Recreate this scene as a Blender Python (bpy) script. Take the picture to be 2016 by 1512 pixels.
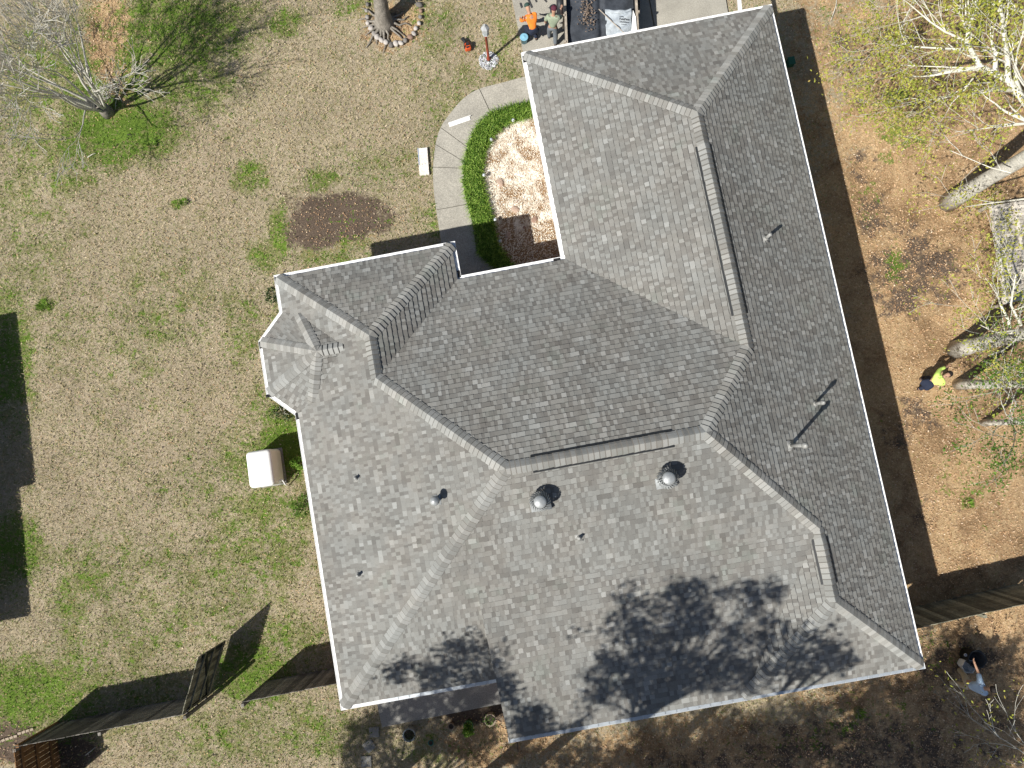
import bpy, math, random
import numpy as np
from mathutils import Vector, Matrix
from mathutils.geometry import tessellate_polygon
R = random.Random(7)
NP = np.random.RandomState(5)
sc = bpy.context.scene
for o in list(bpy.data.objects): bpy.data.objects.remove(o)

# ------------------------------------------------------------------ camera
CA, CB, CH, CF = 0.0897, -0.0308, 23.0, 1399.56      # lean north, lean east, height, focal in 2016-px
f_ = Vector((math.sin(CB), math.sin(CA), -math.sqrt(1 - math.sin(CA)**2 - math.sin(CB)**2)))
u_ = Vector((0, 1, 0)); u_ = (u_ - f_ * u_.dot(f_)).normalized()
r_ = f_.cross(u_)
cam = bpy.data.cameras.new('camera'); camo = bpy.data.objects.new('camera', cam)
sc.collection.objects.link(camo); sc.camera = camo
camo.matrix_world = Matrix(((r_.x, u_.x, -f_.x, 0), (r_.y, u_.y, -f_.y, 0), (r_.z, u_.z, -f_.z, CH), (0, 0, 0, 1)))
cam.sensor_fit = 'HORIZONTAL'; cam.sensor_width = 36; cam.lens = 36 * CF / 2016
cam.clip_end = 500; cam.clip_start = 0.1
def at(px, py, z=0.0):
    """real-world point at height z seen at photo pixel (2016x1512)"""
    d = f_ + r_ * ((px - 1008) / CF) - u_ * ((py - 756) / CF)
    t = (z - CH) / d.z
    return Vector((d.x * t, d.y * t, z))
# ------------------------------------------------------------------ sky, sun, exposure
SH = Vector((0.70, 0.60))                      # shadow offset per metre of height
SEL = math.atan(1 / SH.length); SAZ = math.atan2(-SH.x, -SH.y)   # azimuth of the sun from +Y clockwise
w = bpy.data.worlds.new('World'); sc.world = w; w.use_nodes = True
nt = w.node_tree; nt.nodes.clear()
sk = nt.nodes.new('ShaderNodeTexSky'); sk.sky_type = 'NISHITA'; sk.sun_disc = False
sk.sun_elevation = SEL; sk.sun_rotation = SAZ
bg = nt.nodes.new('ShaderNodeBackground'); bg.inputs[1].default_value = 0.058
ou = nt.nodes.new('ShaderNodeOutputWorld')
nt.links.new(sk.outputs[0], bg.inputs[0]); nt.links.new(bg.outputs[0], ou.inputs[0])
sl = bpy.data.lights.new('sun', 'SUN'); sl.energy = 4.95; sl.angle = math.radians(0.53); sl.color = (1, .965, .9)
so = bpy.data.objects.new('sun', sl); sc.collection.objects.link(so)
so.rotation_euler = Vector((-SH.x, -SH.y, 1)).to_track_quat('Z', 'Y').to_euler(); so.location = (-20, -18, 30)
sc.view_settings.view_transform = 'Standard'; sc.view_settings.look = 'None'
sc.view_settings.exposure = 0.44; sc.view_settings.gamma = 1
sc.render.engine = 'CYCLES'

# ------------------------------------------------------------------ helpers
ORG = {}
def reg(o, org): ORG[o.name] = Vector(org); return o
def tag(o, label=None, cat=None, group=None, kind=None):
    if label: o['label'] = label
    if cat: o['category'] = cat
    if group: o['group'] = group
    if kind: o['kind'] = kind
    return o
def thing(name, loc, label, cat, group=None):
    o = bpy.data.objects.new(name, None); sc.collection.objects.link(o)
    o.empty_display_size = .2
    o.location = loc; reg(o, loc); return tag(o, label, cat, group)
class MB:
    def __init__(s): s.v = []; s.f = []; s.t = []; s.m = []
    def add(s, vs, fs, tone=0.5, mi=0):
        b = len(s.v); s.v += [tuple(p) for p in vs]
        for f in fs: s.f.append(tuple(b + i for i in f)); s.t.append(tone); s.m.append(mi)
        return s
    def box(s, c, sx, sy, sz, rz=0, tone=.5, mi=0, M=None):
        """box, c = centre of its base"""
        q = []
        for z in (0, sz):
            for x, y in ((-1, -1), (1, -1), (1, 1), (-1, 1)):
                q.append(Vector((x * sx / 2, y * sy / 2, z)))
        mt = M if M is not None else Matrix.Rotation(rz, 4, 'Z')
        return s.add([mt @ p + Vector(c) for p in q], [(3, 2, 1, 0), (4, 5, 6, 7), (0, 1, 5, 4), (1, 2, 6, 5), (2, 3, 7, 6), (3, 0, 4, 7)], tone, mi)
    def prism(s, poly, z0, z1, tone=.5, mi=0):
        n = len(poly); vs = [(p[0], p[1], z0) for p in poly] + [(p[0], p[1], z1) for p in poly]
        return s.add(vs, [tuple(range(n, 2 * n)), tuple(range(n - 1, -1, -1))] + [(i, (i + 1) % n, n + (i + 1) % n, n + i) for i in range(n)], tone, mi)
    def bar(s, a, b, wd, ht, tone=.5, mi=0, up=(0, 0, 1)):
        a = Vector(a); b = Vector(b); d = (b - a).normalized(); sd = d.cross(Vector(up))
        sd = sd.normalized() if sd.length > 1e-4 else Vector((1, 0, 0)); uu = sd.cross(d)
        vs = [p + sd * (x * wd / 2) + uu * (y * ht / 2) for p in (a, b) for x, y in ((-1, -1), (1, -1), (1, 1), (-1, 1))]
        return s.add(vs, [(0, 1, 2, 3), (7, 6, 5, 4), (0, 4, 5, 1), (1, 5, 6, 2), (2, 6, 7, 3), (3, 7, 4, 0)], tone, mi)
    def tube(s, pts, rad, n=8, tone=.5, mi=0, cap=True):
        pts = [Vector(p) for p in pts]; b = len(s.v); N = len(pts)
        side = None
        for i, p in enumerate(pts):
            d = (pts[min(i + 1, N - 1)] - pts[max(i - 1, 0)])
            d = d.normalized() if d.length > 1e-6 else Vector((0, 0, 1))
            if side is None: side = d.orthogonal().normalized()
            side = (side - d * side.dot(d)); side = side.normalized() if side.length > 1e-5 else d.orthogonal().normalized()
            o2 = d.cross(side); rr = rad[i] if hasattr(rad, '__len__') else rad
            for k in range(n):
                a = 2 * math.pi * k / n; s.v.append(tuple(p + side * (math.cos(a) * rr) + o2 * (math.sin(a) * rr)))
        for i in range(N - 1):
            for k in range(n):
                s.f.append((b + i * n + k, b + i * n + (k + 1) % n, b + (i + 1) * n + (k + 1) % n, b + (i + 1) * n + k)); s.t.append(tone); s.m.append(mi)
        if cap:
            s.f.append(tuple(b + k for k in range(n - 1, -1, -1))); s.t.append(tone); s.m.append(mi)
            s.f.append(tuple(b + (N - 1) * n + k for k in range(n))); s.t.append(tone); s.m.append(mi)
        return s
    def lathe(s, c, prof, n=20, tone=.5, mi=0, M=None, cap=True):
        c = Vector(c); b = len(s.v); M = M or Matrix.Identity(4)
        for r, z in prof:
            for k in range(n):
                a = 2 * math.pi * k / n; s.v.append(tuple(M @ Vector((math.cos(a) * r, math.sin(a) * r, z)) + c))
        for i in range(len(prof) - 1):
            for k in range(n):
                s.f.append((b + i * n + k, b + i * n + (k + 1) % n, b + (i + 1) * n + (k + 1) % n, b + (i + 1) * n + k)); s.t.append(tone); s.m.append(mi)
        if cap:
            s.f.append(tuple(b + k for k in range(n - 1, -1, -1))); s.t.append(tone); s.m.append(mi)
            e = b + (len(prof) - 1) * n; s.f.append(tuple(e + k for k in range(n))); s.t.append(tone); s.m.append(mi)
        return s
    def rock(s, c, rx, ry, rz, tone=.5, rnd=R, seg=7):
        b = len(s.v); c = Vector(c); rot = rnd.uniform(0, 6.28); rows = 5
        for i in range(rows + 1):
            ph = math.pi * i / rows
            for k in range(seg):
                a = 2 * math.pi * k / seg; j = rnd.uniform(.82, 1.12)
                x = math.sin(ph) * math.cos(a) * rx * j; y = math.sin(ph) * math.sin(a) * ry * j; z = math.cos(ph) * rz * rnd.uniform(.92, 1.05)
                s.v.append((c.x + x * math.cos(rot) - y * math.sin(rot), c.y + x * math.sin(rot) + y * math.cos(rot), c.z + z))
        for i in range(rows):
            for k in range(seg):
                s.f.append((b + i * seg + k, b + (i + 1) * seg + k, b + (i + 1) * seg + (k + 1) % seg, b + i * seg + (k + 1) % seg)); s.t.append(tone); s.m.append(0)
        return s
    def build(s, name, mats, parent=None, smooth=False, world=True, org=None):
        me = bpy.data.meshes.new(name)
        if parent is not None: o0 = ORG[parent.name]
        elif org is not None: o0 = Vector(org)
        else: o0 = Vector((0, 0, 0))
        me.from_pydata([(x - o0.x, y - o0.y, z - o0.z) for x, y, z in s.v], [], s.f)
        at_ = me.attributes.new('tone', 'FLOAT', 'FACE'); at_.data.foreach_set('value', [float(t) for t in s.t])
        if not isinstance(mats, (list, tuple)): mats = [mats]
        for m in mats: me.materials.append(m)
        if any(s.m): me.polygons.foreach_set('material_index', s.m)
        if smooth: me.polygons.foreach_set('use_smooth', [True] * len(me.polygons))
        me.update(); o = bpy.data.objects.new(name, me); sc.collection.objects.link(o)
        if parent is not None: o.parent = parent; reg(o, o0)
        else: o.location = o0; reg(o, o0)
        return o
def bevel(o, wd, seg=2):
    m = o.modifiers.new('bevel', 'BEVEL'); m.width = wd; m.segments = seg; m.limit_method = 'ANGLE'; return o

# ------------------------------------------------------------------ materials
def new_mat(name):
    m = bpy.data.materials.new(name); m.use_nodes = True; nt = m.node_tree
    return m, nt, nt.nodes['Principled BSDF']
def nd(nt, t, **kw):
    n = nt.nodes.new(t)
    for k, v in kw.items():
        if k.startswith('i_'): n.inputs[int(k[2:])].default_value = v
        else: setattr(n, k, v)
    return n
def ramp(nt, stops, fac=None, interp='LINEAR'):
    n = nt.nodes.new('ShaderNodeValToRGB'); cr = n.color_ramp; cr.interpolation = interp
    while len(cr.elements) < len(stops): cr.elements.new(.5)
    for e, (p, c) in zip(cr.elements, stops): e.position = p; e.color = (c[0], c[1], c[2], 1) if hasattr(c, '__len__') else (c, c, c, 1)
    if fac is not None: nt.links.new(fac, n.inputs[0])
    return n
def noise(nt, scale, detail=4, rough=.55, vec=None, dist=0):
    n = nd(nt, 'ShaderNodeTexNoise'); n.inputs['Scale'].default_value = scale; n.inputs['Detail'].default_value = detail
    n.inputs['Roughness'].default_value = rough; n.inputs['Distortion'].default_value = dist
    if vec is None:
        tc = nt.nodes.get('TCo') or nd(nt, 'ShaderNodeTexCoord'); tc.name = 'TCo'; vec = tc.outputs['Object']
    nt.links.new(vec, n.inputs['Vector']); return n
def mixc(nt, fac, a, b, mode='MIX'):
    n = nd(nt, 'ShaderNodeMix', data_type='RGBA', blend_type=mode)
    for sck, val in ((n.inputs[0], fac), (n.inputs[6], a), (n.inputs[7], b)):
        if hasattr(val, 'is_linked') or hasattr(val, 'links'): nt.links.new(val, sck)
        elif hasattr(val, '__len__'): sck.default_value = (val[0], val[1], val[2], 1)
        else: sck.default_value = val
    return n.outputs[2]
def math_(nt, op, a, b=None, clamp=False):
    n = nd(nt, 'ShaderNodeMath', operation=op, use_clamp=clamp)
    for i, val in enumerate((a, b)):
        if val is None: continue
        if hasattr(val, 'links'): nt.links.new(val, n.inputs[i])
        else: n.inputs[i].default_value = val
    return n.outputs[0]
def bump(nt, bs, h, strength=.5, dist=.02):
    n = nd(nt, 'ShaderNodeBump'); n.inputs['Strength'].default_value = strength; n.inputs['Distance'].default_value = dist
    nt.links.new(h, n.inputs['Height']); nt.links.new(n.outputs[0], bs.inputs['Normal'])
def simple(name, col, rough=.7, var=.15, scale=12, metal=0, bmp=0, tone=0, spec=.3, grit=0):
    """colour with procedural variation; tone>0 lets the per-face attribute lighten or darken"""
    m, nt, bs = new_mat(name)
    n = noise(nt, scale, 5, .6)
    c = [x for x in col]
    lo = tuple(x * (1 - var) for x in c); hi = tuple(min(x * (1 + var), 1) for x in c)
    out = ramp(nt, [(.3, lo), (.7, hi)], n.outputs[0]).outputs[0]
    if grit:
        g = noise(nt, grit, 2, .7); out = mixc(nt, 1, out, ramp(nt, [(.35, .72), (.65, 1.2)], g.outputs[0]).outputs[0], 'MULTIPLY')
    if tone:
        a = nd(nt, 'ShaderNodeAttribute', attribute_name='tone')
        out = mixc(nt, 1, out, ramp(nt, [(0, 1 - tone), (1, 1 + tone)], a.outputs['Fac']).outputs[0], 'MULTIPLY')
    nt.links.new(out, bs.inputs['Base Color'])
    bs.inputs['Roughness'].default_value = rough; bs.inputs['Metallic'].default_value = metal
    bs.inputs['Specular IOR Level'].default_value = spec
    if bmp: bump(nt, bs, n.outputs[0], bmp, .02)
    return m
M = {}
# shingles: a tone per tab, blended granules, slow weathering tints
m, nt, bs = new_mat('shingle')
a = nd(nt, 'ShaderNodeAttribute', attribute_name='tone')
base = ramp(nt, [(0, (.03, .03, .031)), (.1, (.05, .05, .05)), (.16, (.118, .114, .105)), (.4, (.154, .15, .139)), (.65, (.189, .187, .173)), (.9, (.232, .233, .219)), (1, (.285, .287, .272))], a.outputs['Fac']).outputs[0]
tn = noise(nt, .9, 4, .6)
tint = ramp(nt, [(.3, (.975, .99, 1.0)), (.45, (1, 1, 1)), (.58, (1.02, .99, .97)), (.7, (.975, 1.01, .98))], tn.outputs[0]).outputs[0]
c1 = mixc(nt, 1, base, tint, 'MULTIPLY')
wn = noise(nt, .35, 3, .5); c1 = mixc(nt, 1, c1, ramp(nt, [(.3, .94), (.7, 1.1)], wn.outputs[0]).outputs[0], 'MULTIPLY')
g = noise(nt, 260, 2, .8); c1 = mixc(nt, 1, c1, ramp(nt, [(.3, .72), (.7, 1.28)], g.outputs[0]).outputs[0], 'MULTIPLY')
nt.links.new(c1, bs.inputs['Base Color']); bs.inputs['Roughness'].default_value = .92; bs.inputs['Specular IOR Level'].default_value = .25
bump(nt, bs, g.outputs[0], .35, .004); M['shingle'] = m

M['gutter'] = simple('gutter_white', (.82, .82, .81), .45, .04, 3)
M['guard'] = simple('gutter_guard_steel', (.56, .6, .63), .35, .12, 5, metal=.55)
M['outlet'] = simple('outlet_black', (.02, .02, .022), .8)
M['vent_black'] = simple('vent_black', (.018, .02, .022), .6)
M['soffit'] = simple('soffit_white', (.7, .69, .66), .6, .05)
M['concrete'] = simple('concrete', (.35, .33, .282), .9, .14, 1.3, bmp=.15, grit=34)
M['concrete_dark'] = simple('concrete_patio', (.27, .265, .245), .9, .14, 1.1, bmp=.15, grit=38)
M['white'] = simple('white_plastic', (.86, .87, .85), .4, .03, 4)
M['galv'] = simple('galvanised', (.52, .54, .55), .48, .12, 14, metal=.45)
M['turb'] = simple('turbine_metal', (.36, .375, .375), .5, .15, 14, metal=.4)
M['dullmetal'] = simple('painted_vent', (.3, .3, .285), .55, .15, 18, metal=.2)
M['bark_white'] = simple('bark_pale', (.5, .48, .42), .95, .32, 5, bmp=.8, grit=22)
M['bark_grey'] = simple('bark_grey', (.22, .2, .17), .95, .3, 8, bmp=.9, grit=26)
M['twig'] = simple('twig', (.5, .48, .42), .9, .25, 4)
M['twig_white'] = simple('twig_white', (.6, .58, .5), .9, .22, 4)
M['twig_dark'] = simple('twig_dark', (.06, .05, .04), .9)
M['soil'] = simple('soil', (.06, .047, .037), 1, .35, 9, bmp=.8, grit=40)
M['rock'] = simple('rock', (.27, .25, .23), .9, .25, 9, bmp=.5, tone=.65)
M['rock_red'] = simple('rock_red', (.3, .2, .15), .9, .2, 9, bmp=.5, tone=.3)
M['gravel'] = simple('gravel', (.42, .43, .45), .9, .3, 25, tone=.6)
M['red_metal'] = simple('rust_red_paint', (.27, .06, .035), .5, .2, 9)
M['glass'] = simple('lamp_glass', (.5, .56, .6), .1, .1, 9)
M['orange'] = simple('orange_plastic', (.62, .1, .03), .4, .1)
M['black'] = simple('black_plastic', (.025, .027, .03), .5, .1)
M['tarp'] = simple('black_tarp', (.05, .056, .066), .45, .3, 5, bmp=.5)
M['steel_dark'] = simple('trailer_steel', (.05, .05, .052), .6, .3, 8)
M['rail'] = simple('trailer_rail', (.36, .31, .25), .7, .35, 7)
M['debris'] = simple('debris', (.17, .13, .1), .95, .4, 12, tone=.5)
M['sheet'] = simple('plastic_sheet', (.42, .46, .49), .35, .25, 6, bmp=.8)
M['ink'] = simple('print_black', (.03, .03, .035), .7)
M['teal'] = simple('teal_plastic', (.03, .2, .16), .5)
M['green_plastic'] = simple('green_plastic', (.02, .1, .06), .5)
M['wood_dark'] = simple('fence_weathered', (.15, .138, .12), .95, .4, 3, bmp=.4, tone=.55, grit=20)
M['wood_brown'] = simple('fence_brown', (.2, .105, .045), .9, .3, 4, bmp=.4, tone=.4)
M['wood_olive'] = simple('fence_olive', (.2, .19, .14), .95, .35, 3, bmp=.4, tone=.5, grit=20)
M['wood_grey'] = simple('deck_grey', (.46, .42, .36), .9, .25, 4, tone=.35)
M['brick'] = simple('brick', (.3, .2, .155), .9, .25, 18, bmp=.3)
M['winglass'] = simple('window_glass', (.05, .06, .07), .1, .1)
M['pot'] = simple('pot_terracotta', (.33, .27, .2), .8, .15)
M['pot_grey'] = simple('pot_grey', (.33, .37, .38), .6, .15)
M['pot_green'] = simple('pot_green', (.05, .13, .05), .6, .15)
def leafmat(name, cols, trans=.35, rough=.6):
    m, nt, bs = new_mat(name)
    a = nd(nt, 'ShaderNodeAttribute', attribute_name='tone')
    k = len(cols) - 1
    c = ramp(nt, [(i / k, cc) for i, cc in enumerate(cols)], a.outputs['Fac']).outputs[0]
    nt.links.new(c, bs.inputs['Base Color']); bs.inputs['Roughness'].default_value = rough; bs.inputs['Specular IOR Level'].default_value = .2
    tr = nd(nt, 'ShaderNodeBsdfTranslucent'); nt.links.new(c, tr.inputs[0])
    mx = nd(nt, 'ShaderNodeMixShader', i_0=trans); nt.links.new(bs.outputs[0], mx.inputs[1]); nt.links.new(tr.outputs[0], mx.inputs[2])
    nt.links.new(mx.outputs[0], nt.nodes['Material Output'].inputs[0]); return m
M['leaf_yellow'] = leafmat('leaf_spring', [(.17, .21, .03), (.34, .38, .06), (.5, .5, .11), (.46, .34, .1)])
M['leaf_green'] = leafmat('leaf_green', [(.05, .11, .018), (.1, .2, .03), (.18, .3, .05)])
M['leaf_dark'] = leafmat('leaf_dark', [(.02, .04, .012), (.04, .07, .02), (.06, .1, .03)], .1)
M['monkey'] = leafmat('border_grass', [(.04, .1, .013), (.135, .265, .03), (.42, .58, .12)], .3)
M['grassblade'] = leafmat('grass_blade', [(.07, .16, .02), (.16, .27, .045), (.42, .34, .19), (.74, .62, .44)], .3)
M['litter'] = leafmat('fallen_leaf', [(.2, .105, .055), (.45, .27, .14), (.64, .44, .27), (.85, .72, .55)], .15)
M['straw'] = leafmat('straw', [(.45, .35, .24), (.75, .66, .52), (.9, .86, .76)], .1)

# ------------------------------------------------------------------ ground with painted cover masks
def pix(x, y, z=0):
    dx, dy, dz = x, y, z - CH
    wv = dx * f_.x + dy * f_.y + dz * f_.z
    return 1008 + CF * (dx * r_.x + dy * r_.y + dz * r_.z) / wv, 756 - CF * (dx * u_.x + dy * u_.y + dz * u_.z) / wv
BL = dict(
 green=[(90,1380,150,95,.62),(250,1350,120,70,.4),(240,250,120,70,1.0),(150,150,90,120,.6),(90,1400,120,80,.5),(380,170,90,60,.6),(60,250,100,150,.4),(60,480,90,110,.36),(160,650,160,120,.22),(400,950,110,80,.3),(480,1100,130,120,.42),(240,1130,160,90,.35),(330,600,120,100,.3),(480,640,50,90,.4),(740,330,120,50,.3),(930,230,60,60,.3),(330,60,170,95,.75),(180,290,95,50,.75),(300,240,60,50,.6),(255,140,40,90,.9),(75,150,90,120,.55),(190,200,60,60,.9),(60,1370,120,80,.85),(160,1310,70,70,.5),(560,880,60,70,1.0),(500,910,80,70,.6),
   (520,1040,120,140,.5),(550,460,22,60,.8),(490,345,35,40,.6),(635,350,40,28,.6),(690,475,50,18,.6),(640,505,90,18,.6),(845,45,60,65,.4),(700,10,50,25,.5),(565,45,40,30,.7),(520,500,40,40,.5),
   (300,640,60,50,.42),(270,700,60,50,.3),(140,1190,45,70,.55),(175,1140,40,50,.6),(90,600,20,14,.9),(30,370,80,180,.35),(130,330,70,60,.5),(500,1330,80,70,.85),(450,1180,120,120,.35),(560,1260,90,60,.5),(300,1240,150,100,.35),
   (590,640,60,100,.45),(530,800,50,60,.5),(860,430,40,40,.55),(700,420,70,45,.3),(250,820,120,120,.12),(20,700,50,140,.7),(30,1080,60,80,.75),(10,600,40,50,.6),(350,400,15,12,.9),
   (1765,190,30,22,.9),(1760,262,40,18,.8),(1790,275,40,16,.8),(1745,310,20,16,.7),(1762,520,22,45,.9),(1715,400,26,60,.45),(1655,60,50,60,.3),(1890,950,80,60,.4),(1900,990,20,16,.8),(1560,1470,120,40,.35),(1830,1290,60,60,.4),(1650,1430,60,40,.4),(1750,1400,120,60,.3),
   (450,1450,150,60,.45),(300,1400,150,50,.35),(620,1440,90,60,.5),(880,1470,120,40,.3),(900,170,60,60,.35),(990,120,40,90,.4),(850,140,70,60,.25),(870,250,40,120,.35),(1100,470,40,60,.2)],
 leaf=[(1800,600,230,620,1.0),(1900,300,250,400,1.0),(1900,1000,240,330,1.0),(1900,1400,300,200,.85),(1500,1500,500,90,.7),(980,1460,130,60,.7),(1640,200,120,400,.55),(215,70,42,95,1.0),(230,170,35,60,.8),(775,50,60,50,.8),(60,1500,80,40,.3),(660,450,90,50,.35)],
 soil=[(665,425,108,48,1.0),(610,470,55,26,.8),(720,440,70,28,.7),(760,40,45,40,.55),(213,205,26,22,.8),(1805,530,110,80,.62),(1790,470,70,60,.5),(1770,590,50,50,.6),(1700,330,50,40,.4),(1800,820,70,55,.48),(1770,860,50,40,.4),(1690,180,40,60,.35),(1830,1010,60,40,.35),(1720,430,45,60,.45),(1650,90,40,60,.4),(1700,1480,330,80,.5),(1880,1300,130,70,.5),(1400,1500,300,50,.4),(20,1460,60,40,.9),(940,1400,110,30,.8),(150,1480,50,40,.8),(1900,1420,120,80,.4),(1040,1500,100,30,.2),(1990,480,60,110,.4)],
 pale=[(380,330,160,130,.6),(250,870,200,160,.55),(200,580,220,120,.4),(140,740,140,160,.4),(640,230,160,120,.25),(560,100,80,80,.4),(420,780,150,120,.5),(430,1080,110,80,.35),(700,300,120,90,.2),(1700,160,70,110,.3),(1730,700,50,260,.2)])
gx = np.linspace(-26, 26, 430); gy = np.linspace(-20, 24, 370)
gx = np.concatenate([[-150, -80, -45], gx, [45, 80, 150]]); gy = np.concatenate([[-150, -80, -40], gy, [45, 80, 150]])
X, Y = np.meshgrid(gx, gy); PX, PY = pix(X, Y)
inside = (np.abs(X) < 40) & (np.abs(Y) < 40)
def field(k):
    F = np.zeros_like(X)
    for cx, cy, rx, ry, am in BL[k]:
        d = ((PX - cx) / rx) ** 2 + ((PY - cy) / ry) ** 2
        F = np.maximum(F, am * np.exp(-d ** 1.6 * .8))
    F = np.where(inside, F, 0)
    if k == 'leaf': F = np.maximum(F, np.clip((X - 10.0) / 4, 0, 1) * .9)
    return F
fg, fl, fs, fp = (field(k) for k in ('green', 'leaf', 'soil', 'pale'))
Z = (np.sin(X * .55 + 1) * np.cos(Y * .43) * .025 - .03) * 1.0
nx, ny = len(gx), len(gy)
me = bpy.data.meshes.new('ground')
idx = np.arange(nx * ny).reshape(ny, nx)
fa = np.stack([idx[:-1, :-1], idx[:-1, 1:], idx[1:, 1:], idx[1:, :-1]], -1).reshape(-1, 4)
me.from_pydata(np.stack([X.ravel(), Y.ravel(), Z.ravel()], 1).tolist(), [], fa.tolist())
at1 = me.attributes.new('cover', 'FLOAT_COLOR', 'POINT')
at1.data.foreach_set('color', np.stack([fg.ravel(), fl.ravel(), fs.ravel(), fp.ravel()], 1).astype(np.float32).ravel())
ground = bpy.data.objects.new('ground', me); sc.collection.objects.link(ground); ground['kind'] = 'structure'
me.polygons.foreach_set('use_smooth', [True] * len(me.polygons))
m, nt, bs = new_mat('lawn')
ca = nd(nt, 'ShaderNodeAttribute', attribute_name='cover'); sp = nd(nt, 'ShaderNodeSeparateColor'); nt.links.new(ca.outputs['Color'], sp.inputs[0])
def mask(src, lo, hi, s1, k1, s2, k2):
    a = noise(nt, s1, 5, .65); b = noise(nt, s2, 3, .7)
    v = math_(nt, 'ADD', src, math_(nt, 'MULTIPLY', math_(nt, 'SUBTRACT', a.outputs[0], .5), k1))
    v = math_(nt, 'ADD', v, math_(nt, 'MULTIPLY', math_(nt, 'SUBTRACT', b.outputs[0], .5), k2))
    return ramp(nt, [(lo, 0), (hi, 1)], v).outputs[0]
fine = noise(nt, 13, 8, .88, dist=1.0); mid = noise(nt, 4.5, 5, .7); big = noise(nt, .5, 4, .6)
straw = ramp(nt, [(.3, (.17, .137, .085)), (.43, (.34, .28, .185)), (.55, (.49, .415, .295)), (.7, (.69, .61, .475))], fine.outputs[0]).outputs[0]
paleC = ramp(nt, [(.3, (.16, .125, .08)), (.43, (.34, .275, .185)), (.56, (.50, .415, .30)), (.68, (.74, .65, .52))], fine.outputs[0]).outputs[0]
greenC = ramp(nt, [(.3, (.03, .055, .01)), (.43, (.08, .16, .014)), (.56, (.16, .29, .026)), (.7, (.34, .38, .12))], fine.outputs[0]).outputs[0]
oliv = ramp(nt, [(.3, (.05, .065, .018)), (.43, (.16, .175, .06)), (.56, (.28, .27, .115)), (.7, (.52, .46, .27))], fine.outputs[0]).outputs[0]
leafC = ramp(nt, [(.3, (.13, .075, .038)), (.43, (.4, .275, .15)), (.55, (.61, .445, .26)), (.68, (.86, .71, .49))], fine.outputs[0]).outputs[0]
soilC = ramp(nt, [(.3, (.055, .041, .031)), (.5, (.14, .105, .078)), (.7, (.29, .22, .165))], fine.outputs[0]).outputs[0]
col = mixc(nt, mask(ca.outputs['Alpha'], .2, .6, 1.1, 1.2, 9, .9), straw, paleC)
col = mixc(nt, math_(nt, 'MULTIPLY', ramp(nt, [(.48, 0), (.68, 1)], mid.outputs[0]).outputs[0], .45), col, oliv)
col = mixc(nt, mask(sp.outputs[0], .15, .6, 1.3, 1.7, 9, 1.3), col, oliv)
lv = noise(nt, .8, 6, .7, dist=.8)
leafC = mixc(nt, 1, leafC, ramp(nt, [(.34, (.5, .46, .43)), (.47, (.84, .79, .76)), (.56, (1.03, 1.02, 1.0)), (.66, (1.08, 1.0, .93))], lv.outputs[0]).outputs[0], 'MULTIPLY')
col = mixc(nt, mask(sp.outputs[1], .3, .62, 1.5, 1.6, 9, 1.6), col, leafC)
col = mixc(nt, mask(sp.outputs[2], .34, .58, 1.6, 1.5, 8, .7), col, soilC)
col = mixc(nt, math_(nt, 'MULTIPLY', mask(sp.outputs[0], .56, .8, 2.6, 2.8, 10, 2.4), .78), col, greenC)
col = mixc(nt, 1, col, ramp(nt, [(.3, .84), (.7, 1.16)], big.outputs[0]).outputs[0], 'MULTIPLY')
nt.links.new(col, bs.inputs['Base Color']); bs.inputs['Roughness'].default_value = 1; bs.inputs['Specular IOR Level'].default_value = .1
bump(nt, bs, fine.outputs[0], 1.0, .07)
me.materials.append(m)

def scatter(name, mat, pts, size, tone, label, cat, flat=.35, ar=2.2, zoff=.02):
    """thousands of small tilted slivers as one mesh"""
    n = len(pts); a = NP.uniform(0, 2 * np.pi, n); L = size * NP.uniform(.6, 1.4, n); W_ = L / ar
    t1 = NP.normal(0, flat, n); t2 = NP.normal(0, flat, n)
    dx = np.stack([np.cos(a) * L, np.sin(a) * L, t1 * L], 1) / 2; dy = np.stack([-np.sin(a) * W_, np.cos(a) * W_, t2 * W_], 1) / 2
    c = np.asarray(pts, float).copy(); c[:, 2] += zoff + np.abs(dx[:, 2]) + np.abs(dy[:, 2])
    V = np.stack([c - dx, c - dy * 1.0, c + dx, c + dy], 1).reshape(-1, 3)
    me = bpy.data.meshes.new(name); me.vertices.add(4 * n); me.loops.add(4 * n); me.polygons.add(n)
    me.vertices.foreach_set('co', V.ravel()); me.loops.foreach_set('vertex_index', np.arange(4 * n))
    me.polygons.foreach_set('loop_start', np.arange(0, 4 * n, 4)); me.update(calc_edges=True)
    at_ = me.attributes.new('tone', 'FLOAT', 'FACE'); at_.data.foreach_set('value', tone.astype(np.float32))
    me.materials.append(mat); o = bpy.data.objects.new(name, me); sc.collection.objects.link(o)
    return tag(o, label, cat, kind='stuff')
def gz(x, y): return (np.sin(x * .55 + 1) * np.cos(y * .43) * .025 - .03)

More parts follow.
